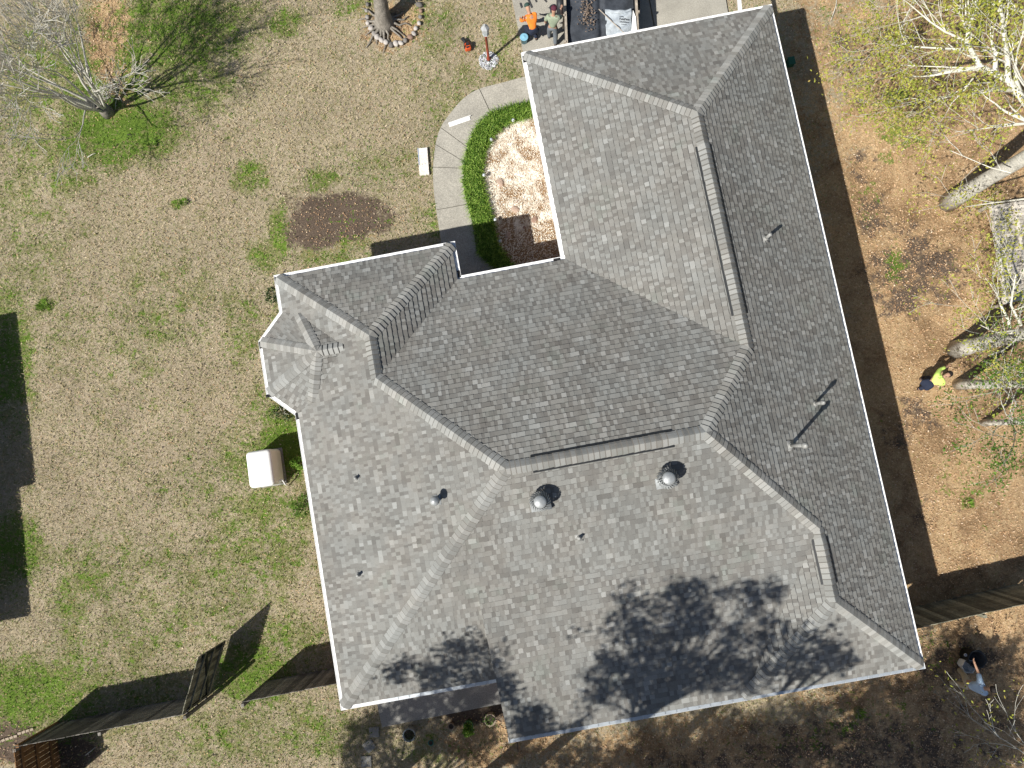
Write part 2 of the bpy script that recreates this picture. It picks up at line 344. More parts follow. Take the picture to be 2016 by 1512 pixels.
# ------------------------------------------------------------------ house frame and roof planes
TH = 0.1821; ct, st_ = math.cos(TH), math.sin(TH)
def W(u, v, z=0.0): return Vector((u * ct - v * st_, u * st_ + v * ct, z))
def UV(p): return (p.x * ct + p.y * st_, -p.x * st_ + p.y * ct)
Z0 = 3.06
uE, uG, uJ, uW, vN, vM, vL, vF, vD = 9.2084, 1.7456, -1.1496, -6.483, 11.453, 5.2116, 6.241, -6.0554, -7.6691
mE, mG, mN, mM, mS, mW, mL, mJ, m2, mT = .5704, .4848, .5354, .5264, .5165, .5124, .5537, .541, .3257, .5638
PL = dict(E=(Z0 + mE * uE, -mE, 0), G=(Z0 - mG * uG, mG, 0), N=(Z0 + mN * vN, 0, -mN), M=(Z0 + mM * vM, 0, -mM), S=(Z0 - mS * vF, 0, mS),
          W=(Z0 - mW * uW, mW, 0), L=(Z0 + mL * vL, 0, -mL), J=(Z0 + mJ * uJ, -mJ, 0), S2=(Z0 - m2 * vD, 0, m2), T=(Z0 - mT * vD, 0, mT))
def inter(a, b, c):
    A = np.array([[-k[1], -k[2], 1] for k in (a, b, c)]); return np.linalg.solve(A, np.array([k[0] for k in (a, b, c)]))
def hgt(pl, u, v): return pl[0] + pl[1] * u + pl[2] * v
P1 = inter(PL['E'], PL['G'], PL['N']); P2 = inter(PL['E'], PL['G'], PL['M']); P3 = inter(PL['E'], PL['M'], PL['S']); P4 = inter(PL['W'], PL['M'], PL['S'])
P7 = inter(PL['W'], PL['L'], PL['J']); P8 = inter(PL['W'], PL['J'], PL['M']); P5 = inter(PL['E'], PL['S'], PL['S2'])
P6 = inter(PL['E'], PL['T'], (P5[2], 0, 0)); Q = np.array([P6[0] - (P6[1] - vD), vD, Z0])
OFF = .125                                              # shingles stop this far inside the gutter's outer edge
eE, eG, eJ, eW, eN, eM, eL, eF, eD = uE - OFF, uG + OFF, uJ - OFF, uW + OFF, vN - OFF, vM - OFF, vL - OFF, vF + OFF, vD + OFF
uD = (UV(at(1010, 1480, Z0))[0] + UV(at(977, 1335, Z0))[0]) / 2
vB = P5[1]
def pl3(a, b, c):
    A = np.array([[1, p[0], p[1]] for p in (a, b, c)]); return tuple(np.linalg.solve(A, np.array([p[2] for p in (a, b, c)])))
PL['T2'] = pl3(P5, P6, Q)
xy = lambda p: (p[0], p[1])
cK = (eG, eM); cJ = (eJ, eM); cA = (eG, eN); cB = (eE, eN); cC = (eE, eD); cF = (eW, eF); cH = (eW, eL); cI = (eJ, eL)
Qe = (Q[0] + (eD - vD), eD)
FACES = [('E', [cB, xy(P1), xy(P2), xy(P3), xy(P5), xy(P6), cC]), ('G', [cA, cK, xy(P2), xy(P1)]), ('N', [cA, xy(P1), cB]),
         ('M', [cK, cJ, xy(P8), xy(P4), xy(P3), xy(P2)]), ('J', [cJ, cI, xy(P7), xy(P8)]), ('L', [cI, cH, xy(P7)]),
         ('S', [cF, (uD, eF), (uD, vB), xy(P5), xy(P3), xy(P4)]), ('S2', [(uD, eD), Qe, xy(P5), (uD, vB)]), ('T2', [xy(P5), Qe, xy(P6)]), ('T', [Qe, cC, xy(P6)])]
# the bay on the west side: part of an octagon that runs into the west slope
b3 = UV(at(508, 668, Z0)); b2 = UV(at(525, 782, Z0)); b4 = UV(at(545, 617, Z0)); b1 = UV(at(580, 820, Z0))
ub = (b3[0] + b2[0]) / 2; vm_ = (b3[1] + b2[1]) / 2; sd = abs(b3[1] - b2[1]) / 2; apo = sd * 2.414 * .93
ac = (ub + apo, vm_); mB = mW * 1.0; zA = Z0 + mB * apo
def oct_plane(ang):                                    # outward direction of the eave side
    nx_, ny_ = math.cos(ang), math.sin(ang); return (zA + mB * (nx_ * ac[0] + ny_ * ac[1]), -mB * nx_, -mB * ny_)
PL['BW'] = oct_plane(math.pi); PL['BNW'] = oct_plane(math.pi * .75); PL['BSW'] = oct_plane(-math.pi * .75); PL['BN'] = oct_plane(math.pi / 2); PL['BS'] = oct_plane(-math.pi / 2)
g4 = (uW, vm_ + apo * 1.414 - (uW - (ub + apo)) * -1 * 1.0)   # where the slanted eaves meet the main eave
def slant(pl, u):                                       # v on the eave of plane pl at a given u
    return (Z0 - pl[0] - pl[1] * u) / pl[2]
k3 = (ub, slant(PL['BNW'], ub)); k2 = (ub, slant(PL['BSW'], ub)); k4 = (uW, slant(PL['BNW'], uW)); k1 = (uW, slant(PL['BSW'], uW))
rb = inter(PL['W'], PL['BN'], PL['BS']) if abs(0) else None
uR = (zA - PL['W'][0]) / PL['W'][1]                     # ridge meets the west slope here
vn_ = inter(PL['W'], PL['BNW'], PL['BN']); vs_ = inter(PL['W'], PL['BSW'], PL['BS'])
o_ = OFF
FACES += [('BW', [(ub + o_, k3[1] - o_ * .41), (ub + o_, k2[1] + o_ * .41), ac]),
          ('BNW', [(ub + o_, k3[1] - o_ * .41), ac, xy(vn_), (uW + o_, k4[1] - o_ * .41 + 0)]),
          ('BSW', [(ub + o_, k2[1] + o_ * .41), (uW + o_, k1[1] + o_ * .41), xy(vs_), ac]),
          ('BN', [ac, (uR, vm_), xy(vn_)]), ('BS', [ac, xy(vs_), (uR, vm_)])]
FACES.append(('W', [cH, (eW, k4[1] - .04), xy(vn_), (uR, vm_), xy(vs_), (eW, k1[1] + .04), cF, xy(P4), xy(P8), xy(P7)]))

EXPO = .146
def clip(poly, A, B):                                   # keep left of A->B
    out = []; n = len(poly)
    def sdv(p): return (B[0] - A[0]) * (p[1] - A[1]) - (B[1] - A[1]) * (p[0] - A[0])
    for i in range(n):
        p, q = poly[i], poly[(i + 1) % n]; a_, b_ = sdv(p), sdv(q)
        if a_ >= 0: out.append(p)
        if (a_ > 0 and b_ < 0) or (a_ < 0 and b_ > 0):
            t = a_ / (a_ - b_); out.append((p[0] + (q[0] - p[0]) * t, p[1] + (q[1] - p[1]) * t))
    return out
def shingle_face(mb, key, poly):
    c, p, q = PL[key]; m_ = math.hypot(p, q); gu, gv = p / m_, q / m_; k = math.sqrt(1 + m_ * m_)
    nrm = Vector((-p, -q, 1)).normalized()
    def st2(pt): return (pt[0] * gv - pt[1] * gu, (pt[0] * gu + pt[1] * gv) * k)
    def back(s_, t_, off):
        t2 = t_ / k; u = s_ * gv + t2 * gu; v = -s_ * gu + t2 * gv
        z = c + p * u + q * v; P = Vector((u, v, z)) + nrm * off
        return W(P.x, P.y, P.z)
    P2d = [st2(x) for x in poly]; tmin = min(x[1] for x in P2d); tmax = max(x[1] for x in P2d)
    smin = min(x[0] for x in P2d); smax = max(x[0] for x in P2d)
    tris = tessellate_polygon([[Vector((x[0], x[1], 0)) for x in P2d]])
    TT = []
    for tr in tris:
        T3 = [P2d[i] if isinstance(i, int) else (i.x, i.y) for i in tr]
        ar = (T3[1][0] - T3[0][0]) * (T3[2][1] - T3[0][1]) - (T3[1][1] - T3[0][1]) * (T3[2][0] - T3[0][0])
        if abs(ar) < 1e-7: continue
        if ar < 0: T3 = T3[::-1]
        TT.append((T3, min(x[0] for x in T3), max(x[0] for x in T3), min(x[1] for x in T3), max(x[1] for x in T3)))
    row = 0; t = tmin
    while t < tmax:
        t1 = t + EXPO; s_ = smin - R.uniform(0, .3); up = R.random() < .5; run = 0
        while s_ < smax:
            wd = R.uniform(.07, .14) if up else R.uniform(.055, .13); s1 = s_ + wd
            if R.random() < .14 and s_ > smin: pass
            elif up: tone = min(1, max(.3, R.gauss(.79, .1)))
            else: tone = min(1, max(.22, R.gauss(.47, .11)))
            hb = .025 if up else .018
            quad = [(s_, t), (s1, t), (s1, t1), (s_, t1)]
            for T3, a0, a1, c0, c1_ in TT:
                if s1 < a0 or s_ > a1 or t1 < c0 or t > c1_: continue
                pg = quad
                for i in range(3):
                    pg = clip(pg, T3[i], T3[(i + 1) % 3])
                    if len(pg) < 3: break
                if len(pg) < 3: continue
                vs = [back(x, y, hb - (hb - .002) * (y - t) / EXPO) for x, y in pg]; n = len(vs)
                b = len(mb.v); mb.v += [tuple(v) for v in vs]; mb.f.append(tuple(range(b, b + n))); mb.t.append(tone); mb.m.append(0)
                for i in range(n):
                    (x0, y0), (x1, y1) = pg[i], pg[(i + 1) % n]
                    if (abs(y0 - t) < 1e-6 and abs(y1 - t) < 1e-6) or (up and abs(x0 - x1) < 1e-7 and (abs(x0 - s_) < 1e-6 or abs(x0 - s1) < 1e-6)):
                        eo = (.02 if up else .01) if abs(y0 - y1) < 1e-6 else 0
                        bb = len(mb.v); mb.v += [tuple(back(x0, y0 - eo, .003)), tuple(back(x1, y1 - eo, .003))]
                        mb.f.append((b + i, bb, bb + 1, b + (i + 1) % n)); mb.t.append(.04 if eo else .18); mb.m.append(0)
            s_ = s1; up = not up if R.random() < .8 else up
        t = t1; row += 1
HC = W(1.4, 1.0)
house = thing('house', (HC.x, HC.y, 0), 'single-storey house with a sprawling grey shingled hip roof edged in white gutters', 'house')
mb = MB()
for k_, pg in FACES: shingle_face(mb, k_, pg)
roof = mb.build('roof', M['shingle'], house)
# deck just under the shingles
mb = MB()
for k_, pg in FACES:
    c, p, q = PL[k_]; pts = [W(u, v, c + p * u + q * v - .03) for u, v in pg]
    for tr in tessellate_polygon([[Vector((u, v, 0)) for u, v in pg]]): mb.add([pts[i] for i in tr], [(0, 1, 2)], .2)
mb.build('roof_deck', M['shingle'], roof)
# caps over hips and ridges, vents under the ridge caps
def cap_run(A, B, plA, plB, name='hip_cap', raise_=0.0, half=.175, lift0=.0, label=None):
    """A low end, B high end, in house coordinates (u,v,z)"""
    A = Vector(A); B = Vector(B); d = B - A; L = d.length; d.normalize(); mbx = MB()
    hd = Vector((-d.y, d.x, 0)).normalized()           # sideways
    tst = A.lerp(B, .5) + hd * .4
    if hgt(plA, tst.x, tst.y) > hgt(plB, tst.x, tst.y): plA, plB = plB, plA
    def side(pl, sgn):
        n = Vector((-pl[1], -pl[2], 1)).normalized(); s_ = n.cross(d).normalized()
        if s_.dot(hd) * sgn < 0: s_ = -s_
        return s_, n
    (sl_, nl), (sr_, nr) = side(plA, 1), side(plB, -1)
    N = max(1, int(round(L / .135))); st = L / N
    for i in range(N):
        a = A + d * (i * st); b = A + d * ((i + 1) * st + .02); wj = half * R.uniform(.96, 1.04); tone = min(1, max(.45, R.gauss(.93, .13)))
        up = (nl + nr).normalized(); prof = []
        for q_, (pp, hh) in enumerate(((a, .042), (b, .014))):
            h_ = hh + raise_
            row = []
            for s2_, n2_, fr in ((sl_, nl, 1), (sl_, nl, .72), (sl_, nl, .45), (sl_, nl, .2), (sl_, up, 0), (sr_, nr, .2), (sr_, nr, .45), (sr_, nr, .72), (sr_, nr, 1)):
                nn_ = (n2_ * (.25 + fr) + up * (1.1 - fr)).normalized(); row.append(pp + s2_ * (wj * fr) + nn_ * (h_ * (.8 if fr == 1 else 1) + .03 * (1 - fr) ** 1.3 - (.5 * wj * max(0, .2 - fr) * 0)))
            prof.append(row)
        vs = [W(*x) for x in prof[0]] + [W(*x) for x in prof[1]]
        low = [W(*(x - d * .027 - up * .022)) for x in prof[0]]
        mbx.add(vs, [(k, k + 1, k + 10, k + 9) for k in range(8)], tone)
        mbx.add(vs[:9] + low, [(k, k + 9, k + 10, k + 1) for k in range(8)], .17)
        mbx.add([vs[0], vs[9], W(*(b + sl_ * (wj + .006))), W(*(a + sl_ * (wj + .006)))], [(0, 1, 2, 3)], .14)
        mbx.add([vs[8], vs[17], W(*(b + sr_ * (wj + .006))), W(*(a + sr_ * (wj + .006)))], [(0, 3, 2, 1)], .14)
    return mbx.build(name, M['shingle'], roof)
def vent_run(A, B, plA, plB, f0, f1):
    A = Vector(A); B = Vector(B); a = A.lerp(B, f0); b = A.lerp(B, f1); d = (b - a).normalized(); hd = Vector((-d.y, d.x, 0)).normalized(); mbx = MB()
    pr = []
    tst = A.lerp(B, .5) + hd * .4
    if hgt(plA, tst.x, tst.y) > hgt(plB, tst.x, tst.y): plA, plB = plB, plA
    for pp in (a, b):
        row = []
        for pl, sg in ((plA, 1), (plB, -1)):
            n = Vector((-pl[1], -pl[2], 1)).normalized(); s_ = n.cross(d).normalized()
            if s_.dot(hd) * sg < 0: s_ = -s_
            row.append((pp + s_ * .225 + n * .0, pp + s_ * .225 + n * .032, n))
        up = Vector((0, 0, 1))
        pr.append([W(*row[0][0]), W(*row[0][1]), W(*(pp + up * .045)), W(*row[1][1]), W(*row[1][0])])
    mbx.add(pr[0] + pr[1], [(0, 1, 6, 5), (1, 2, 7, 6), (2, 3, 8, 7), (3, 4, 9, 8), (4, 3, 2, 1, 0), (5, 6, 7, 8, 9)], .3)
    mbx.build('ridge_vent', M['vent_black'], roof)
def ecap(u, v, key): return (u, v, hgt(PL[key], u, v))
cap_run(ecap(*cA, 'G'), P1, PL['G'], PL['N']); cap_run(ecap(*cB, 'E'), P1, PL['E'], PL['N'])
def ridge(A, B, a, b, f0, f1):
    A = Vector(A); B = Vector(B)
    if f0 is None: cap_run(A, B, a, b, 'ridge_cap'); return
    cap_run(A, A.lerp(B, f0), a, b, 'ridge_cap'); cap_run(A.lerp(B, f0), A.lerp(B, f1), a, b, 'ridge_cap', .026, .165); cap_run(A.lerp(B, f1), B, a, b, 'ridge_cap')
    vent_run(A, B, a, b, f0, f1)
ridge(P2, P1, PL['E'], PL['G'], .14, .86)
cap_run(P2, P3, PL['E'], PL['M']); ridge(P4, P3, PL['M'], PL['S'], .13, .84); cap_run(P5, P3, PL['E'], PL['S'])
ridge(P6, P5, PL['E'], PL['T2'], .24, .86); cap_run(ecap(*cC, 'E'), P6, PL['E'], PL['T']); cap_run(ecap(*Qe, 'T'), P6, PL['T'], PL['T2'])
cap_run(ecap(*cF, 'W'), P4, PL['W'], PL['S']); cap_run(P8, P4, PL['W'], PL['M']); ridge(P8, P7, PL['W'], PL['J'], None, None)
cap_run(ecap(*cH, 'W'), P7, PL['W'], PL['L']); cap_run(ecap(*cI, 'J'), P7, PL['J'], PL['L'])
apex = (ac[0], ac[1], zA)
cap_run(ecap(ub + o_, k3[1] - o_ * .41, 'BW'), apex, PL['BNW'], PL['BW'], half=.155); cap_run(ecap(ub + o_, k2[1] + o_ * .41, 'BW'), apex, PL['BW'], PL['BSW'], half=.155)
cap_run(tuple(vn_), apex, PL['BN'], PL['BNW'], half=.155); cap_run(tuple(vs_), apex, PL['BSW'], PL['BS'], half=.155); cap_run((uR, vm_, zA), apex, PL['BS'], PL['BN'], 'ridge_cap', half=.155)

# gutters along every eave (outline points in house coordinates, all at the eave height)
OUT = [(uG, vN), (uE, vN), (uE, vD), (uD - .02, vD)]
OUT2 = [(uD - .02, vF), (uW, vF), k1, k2, k3, k4, (uW, vL), (uJ, vL), (uJ, vM), (uG, vM), (uG, vN)]
def gutter(pts, name='gutter', guard=False):
    """outer line runs with the roof on its right-hand side"""
    n = len(pts); segs = []
    for i in range(n - 1):
        a = Vector((*pts[i], 0)); b = Vector((*pts[i + 1], 0)); d = (b - a).normalized(); inn = Vector((d.y, -d.x, 0)); segs.append((a, b, d, inn))
    return segs
def offs(line, o):                                       # mitred parallel polyline (to the right)
    out = []
    n = len(line)
    for i in range(n):
        p = Vector((*line[i], 0)); ds = []
        if i > 0: ds.append((p - Vector((*line[i - 1], 0))).normalized())
        if i < n - 1: ds.append((Vector((*line[i + 1], 0)) - p).normalized())
        ns = [Vector((d.y, -d.x, 0)) for d in ds]
        if len(ns) == 1: out.append(p + ns[0] * o)
        else:
            b_ = (ns[0] + ns[1]); k_ = 2 / b_.dot(b_) if b_.length > 1e-4 else 1; out.append(p + b_ * (o * k_))
    return out
prof = [(.0, .0), (.0, -.11), (.15, -.12), (.15, .012), (.145, .008), (.14, -.014), (.016, -.012), (.016, .0)]   # (inward, z)
for line in (OUT, OUT2):
    rows = [[W(p.x, p.y, Z0 + z) for p in offs(line, o)] for o, z in prof]
    k_ = len(prof); mb = MB()
    for i in range(len(line) - 1):
        mb.add([rows[j][i] for j in range(k_)] + [rows[j][i + 1] for j in range(k_)], [(j, (j + 1) % k_, k_ + (j + 1) % k_, k_ + j) for j in range(k_)])
        # hangers every 0.6 m
    mb.add([rows[j][0] for j in range(k_)], [tuple(range(k_))]); mb.add([rows[j][-1] for j in range(k_)], [tuple(range(k_ - 1, -1, -1))])
    gut = mb.build('gutter', M['gutter'], house)
# mesh guards with visible joints on the two south gutters
def guard(a, b):
    mb = MB(); A = Vector((*a, 0)); B = Vector((*b, 0)); d = (B - A).normalized(); inn = Vector((d.y, -d.x, 0)); L = (B - A).length; n = int(L / .3)
    for i in range(n):
        p = A + d * (L * i / n + .006); q = A + d * (L * (i + 1) / n - .006)
        vs = [W(x.x, x.y, Z0 + z) for x, z in ((p + inn * .004, .004), (q + inn * .004, .004), (q + inn * .07, .014), (p + inn * .07, .014), (q + inn * .13, .01), (p + inn * .13, .01))]
        mb.add(vs, [(0, 1, 2, 3), (3, 2, 4, 5)], R.random())
    mb.build('gutter_guard', M['guard'], house)
guard((uE - .02, vD), (uD, vD)); guard((uD, vF), (uW + 1.3, vF))
# dark outlet holes at corners
for (u, v, r) in ((uG + .06, vN - .22, 0), (uW + .05, vL - .16, 0), (uJ - .25, vL - .055, 1), (uJ - .05, vM + .06, 0), (uG - .12, vM - .06, 1), (k3[0] + .05, k3[1] - .12, 0), (k2[0] + .08, k2[1] - .03, 1), (uW + .05, k1[1] - .02, 0)):
    MB().box(W(u, v, Z0 - .03), .2 if r else .085, .085 if r else .2, .03, TH).build('gutter_outlet', M['outlet'], house)
# soffit, fascia and brick walls
outline = [(uG, vN), (uE, vN), (uE, vD), (uD, vD), (uD, vF), (uW, vF), k1, k2, k3, k4, (uW, vL), (uJ, vL), (uJ, vM), (uG, vM)]
def inset(poly, o):
    n = len(poly); out = []
    for i in range(n):
        p = Vector((*poly[i], 0)); d0 = (p - Vector((*poly[i - 1], 0))).normalized(); d1 = (Vector((*poly[(i + 1) % n], 0)) - p).normalized()
        n0, n1 = Vector((d0.y, -d0.x, 0)), Vector((d1.y, -d1.x, 0)); b_ = n0 + n1; out.append(p + b_ * (o * 2 / b_.dot(b_)))
    return [(p.x, p.y) for p in out]
sof = inset(outline, .13); wal = inset(outline, .5)
mb = MB(); pts = [W(u, v, Z0 - .13) for u, v in sof]
for tr in tessellate_polygon([[Vector((u, v, 0)) for u, v in sof]]): mb.add([pts[i] for i in tr], [(0, 1, 2)])
for i in range(len(sof)):
    a, b = sof[i], sof[(i + 1) % len(sof)]; mb.add([W(*a, Z0 - .13), W(*b, Z0 - .13), W(*b, Z0 + .03), W(*a, Z0 + .03)], [(0, 1, 2, 3)])
mb.build('soffit', M['soffit'], house)
# cheek where the low-slope wing stands beside the main slope
mb = MB(); q0 = hgt(PL['S2'], uD, vB)
mb.add([W(uD, vB, q0), W(uD, vD, Z0 - .1), W(uD, vD, Z0 + .03), W(uD, vF + .0, hgt(PL['S2'], 0, vF)), W(uD, vF, Z0 - .1)], [(0, 3, 4), (3, 2, 1, 4)])
mb.build('rake_board', M['soffit'], house)
mb = MB()
for i in range(len(wal)):
    a, b = wal[i], wal[(i + 1) % len(wal)]; mb.add([W(*a, -.1), W(*b, -.1), W(*b, Z0 - .13), W(*a, Z0 - .13)], [(0, 1, 2, 3)])
mb.build('wall', M['brick'], house)
def opening(i, f, wd, z0, z1, name):
    a, b = Vector((*wal[i], 0)), Vector((*wal[(i + 1) % len(wal)], 0)); d = (b - a).normalized(); out = Vector((-d.y, d.x, 0)); p = a.lerp(b, f)
    fr = MB(); gl = MB()
    for q in (-1, 1): c0 = p + d * (q * wd / 2) + out * .02; fr.bar(W(c0.x, c0.y, z0), W(c0.x, c0.y, z1), .08, .07, up=(1, 0, 0))
    for z in (z0, z1, (z0 + z1) / 2): c0 = p - d * wd / 2 + out * .025; c1 = p + d * wd / 2 + out * .025; fr.bar(W(c0.x, c0.y, z), W(c1.x, c1.y, z), .06, .07)
    g0 = p - d * wd / 2 + out * .012; g1 = p + d * wd / 2 + out * .012
    gl.add([W(g0.x, g0.y, z0), W(g1.x, g1.y, z0), W(g1.x, g1.y, z1), W(g0.x, g0.y, z1)], [(0, 1, 2, 3)])
    o = fr.build(name, M['gutter'], house); gl.build('pane', M['winglass'] if name == 'window' else M['gutter'], o)
for i, f, wd, z0, z1, nm in ((0, .5, 4.8, 0, 2.2, 'garage_door'), (1, .2, 1.2, .9, 2.2, 'window'), (1, .45, 1.2, .9, 2.2, 'window'), (1, .75, 1.6, .9, 2.2, 'window'), (2, .5, 1.8, 0, 2.1, 'patio_door'),
                             (4, .4, 1.5, .9, 2.2, 'window'), (5, .5, 1.2, .9, 2.2, 'window'), (7, .5, .9, .8, 2.2, 'window'), (10, .5, 1.6, .8, 2.2, 'window'), (12, .5, 1.0, 0, 2.1, 'front_door'), (13, .5, 1.4, .9, 2.2, 'window')):
    opening(i, f, wd, z0, z1, nm)
# small things fixed to the roof
def on(px, py, key):
    """point on a roof plane under a photo pixel"""
    c, p, q = PL[key]; z = Z0 + 1
    for _ in range(30):
        P = at(px, py, z); u, v = UV(P); z = c + p * u + q * v
    return at(px, py, z)
def turbine(px, py):
    p = on(px, py, 'S'); ms = [MB(), MB()]
    b = MB(); b.box(p + Vector((0, 0, -.06)), .5, .5, .09, TH).lathe(p, [(.17, -.1), (.17, .22), (.19, .23)], 20)
    h = MB(); h.lathe(p, [(.18, .23), (.24, .29)], 24, cap=False)
    base_ = b.build('turbine_vent', M['turb'], roof, True)
    hd = MB()
    for k in range(22):                                 # curved vanes
        a = 2 * math.pi * k / 22; vs = []
        for i in range(6):
            t = i / 5; z = .23 + .32 * t; r = .175 + .08 * math.sin(math.pi * min(1, t * 1.02)) - .02 * t
            a0 = a + .25 * math.sin(math.pi * t); 
            vs += [p + Vector((math.cos(a0) * r, math.sin(a0) * r, z)), p + Vector((math.cos(a0 + .22) * (r + .028), math.sin(a0 + .22) * (r + .028), z))]
        hd.add(vs, [(2 * i, 2 * i + 1, 2 * i + 3, 2 * i + 2) for i in range(5)], R.random())
    hd.build('vane', M['turb'], base_, True)
    dm = MB(); dm.lathe(p, [(.155, .55), (.135, .58), (.09, .6), (.04, .612), (.001, .615)], 24, cap=False).lathe(p, [(.15, .24), (.15, .54)], 16); dm.build('dome', M['turb'], base_, True)
turbine(1063, 985); turbine(1309, 940)
def pipe_vent(px, py, key, h=.3, r=.045, capr=0, mat='dullmetal', flash=.2, bend=None):
    p = on(px, py, key); c, pu, pv = PL[key]; n = Vector((-pu, -pv, 1)).normalized(); nw = W(n.x, n.y, n.z); b = MB()
    M4 = nw.to_track_quat('Z', 'Y').to_matrix().to_4x4()
    b.box(p + nw * .012, flash * 1.3, flash * 1.3, .006, M=M4)
    b.lathe(p, [(r + .045, -.04), (r + .02, .06), (r + .004, .1)], 16)
    b.tube([p + Vector((0, 0, -.05)), p + Vector((0, 0, h))], r, 14)
    if capr: b.lathe(p, [(r, h - .03), (capr, h), (capr, h + .05), (capr * .7, h + .1), (.01, h + .13)], 18)
    if bend:
        q = p + Vector((0, 0, h)); b.tube([q, q + Vector((bend[0] * .4, bend[1] * .4, .05)), q + Vector((bend[0], bend[1], .0))], r * 1.3, 10)
    return b.build('vent_pipe', M[mat], roof, True)
pipe_vent(1507, 470, 'E', .42, .045, flash=.17); pipe_vent(1604, 795, 'E', .5, .042, .065, flash=.15); pipe_vent(1556, 877, 'E', .95, .05, .08, flash=.2)
pipe_vent(1140, 1058, 'S', .2, .038, flash=.16); pipe_vent(702, 941, 'W', .17, .038, flash=.16); pipe_vent(707, 1131, 'W', .2, .038, flash=.16); pipe_vent(860, 984, 'W', .38, .07, .12, mat='turb', flash=.2)

# ------------------------------------------------------------------ driveway, path, patio
def poly_px(pts, z=0): return [at(x, y, z) for x, y in pts]
def slab(name, pts, z0, z1, mat, **kw):
    o = MB().prism([(p.x, p.y) for p in pts], z0, z1).build(name, mat); return bevel(o, .012)
def ccw(pts):
    a = sum(pts[i].x * pts[(i + 1) % len(pts)].y - pts[(i + 1) % len(pts)].x * pts[i].y for i in range(len(pts))); return pts if a > 0 else pts[::-1]
dv = lambda x, y: at(x, y, .03)
# driveway slabs with open joints
rows_l = [(985, -160), (1003, -8), (1017, 47), (1033, 135)]
dr = MB(); 
def lerp(a, b, t): return (a[0] + (b[0] - a[0]) * t, a[1] + (b[1] - a[1]) * t)
L_ = [(960, -260), (985, -110), (1015, 40), (1047, 190)]; R_ = [(1385, -330), (1402, -180), (1424, -32), (1450, 115)]
cols = [0, .32, .64, 1.0]
for i in range(3):
    for j in range(3):
        q = [lerp(L_[i], R_[i], cols[j] + .002), lerp(L_[i], R_[i], cols[j + 1] - .002), lerp(L_[i + 1], R_[i + 1], cols[j + 1] - .002), lerp(L_[i + 1], R_[i + 1], cols[j] + .002)]
        q = [lerp(x, (sum(k[0] for k in q) / 4, sum(k[1] for k in q) / 4), .006) for x in q]
        dr.prism([(p.x, p.y) for p in ccw(poly_px(q))], -.06, .03, R.random())
o = dr.build('driveway', M['concrete']); o['kind'] = 'structure'
# curved walk: slabs between an outer and an inner edge
outer = [(1060, 148), (1030, 153), (985, 165), (944, 176), (915, 193), (890, 220), (868, 252), (858, 285), (853, 330), (854, 370), (859, 414), (868, 470), (877, 520), (884, 560)]
inner = [(1060, 207), (1035, 209), (1005, 214), (967, 225), (945, 243), (931, 265), (921, 291), (915, 320), (913, 332), (914, 375), (920, 403), (930, 440), (940, 505), (950, 540)]
brk = [0, 3, 6, 7, 8, 10, 13]
pw = MB()
def dense(a, n=4):
    out = []
    for i in range(len(a) - 1):
        p0 = a[max(i - 1, 0)]; p1 = a[i]; p2 = a[i + 1]; p3 = a[min(i + 2, len(a) - 1)]
        for k in range(n):
            t = k / n; out.append(tuple(.5 * (2 * p1[c] + (p2[c] - p0[c]) * t + (2 * p0[c] - 5 * p1[c] + 4 * p2[c] - p3[c]) * t * t + (3 * p1[c] - p0[c] - 3 * p2[c] + p3[c]) * t ** 3) for c in (0, 1)))
    return out + [a[-1]]
do, di = dense(outer), dense(inner)
for s0, s1 in zip(brk[:-1], brk[1:]):
    a, b = s0 * 4, s1 * 4; oo = do[a:b + 1]; ii = di[a:b + 1]
    q = oo + ii[::-1]; P = poly_px(q)
    # pull the slab ends back to leave a joint
    c0 = (P[0] + P[-1]) / 2; nO = len(oo)
    for idx_, nb in ((0, 1), (len(P) - 1, len(P) - 2), (nO - 1, nO - 2), (nO, nO + 1)):
        P[idx_] = P[idx_] + (P[nb] - P[idx_]).normalized() * .012
    P = ccw(P); n = len(P); pw.prism([(p.x, p.y) for p in P], -.05, .045, R.random())
pc = ccw(poly_px([(903, 505), (942, 500), (978, 528), (985, 560), (905, 575)])); pw.prism([(p.x, p.y) for p in pc], -.05, .038)
o = pw.build('footpath', M['concrete']); o['kind'] = 'structure'
pt = ccw(poly_px([(735, 1352), (1010, 1296), (1016, 1380), (752, 1432)], .1)); o = slab('patio', pt, -.1, .1, M['concrete_dark']); o['kind'] = 'structure'

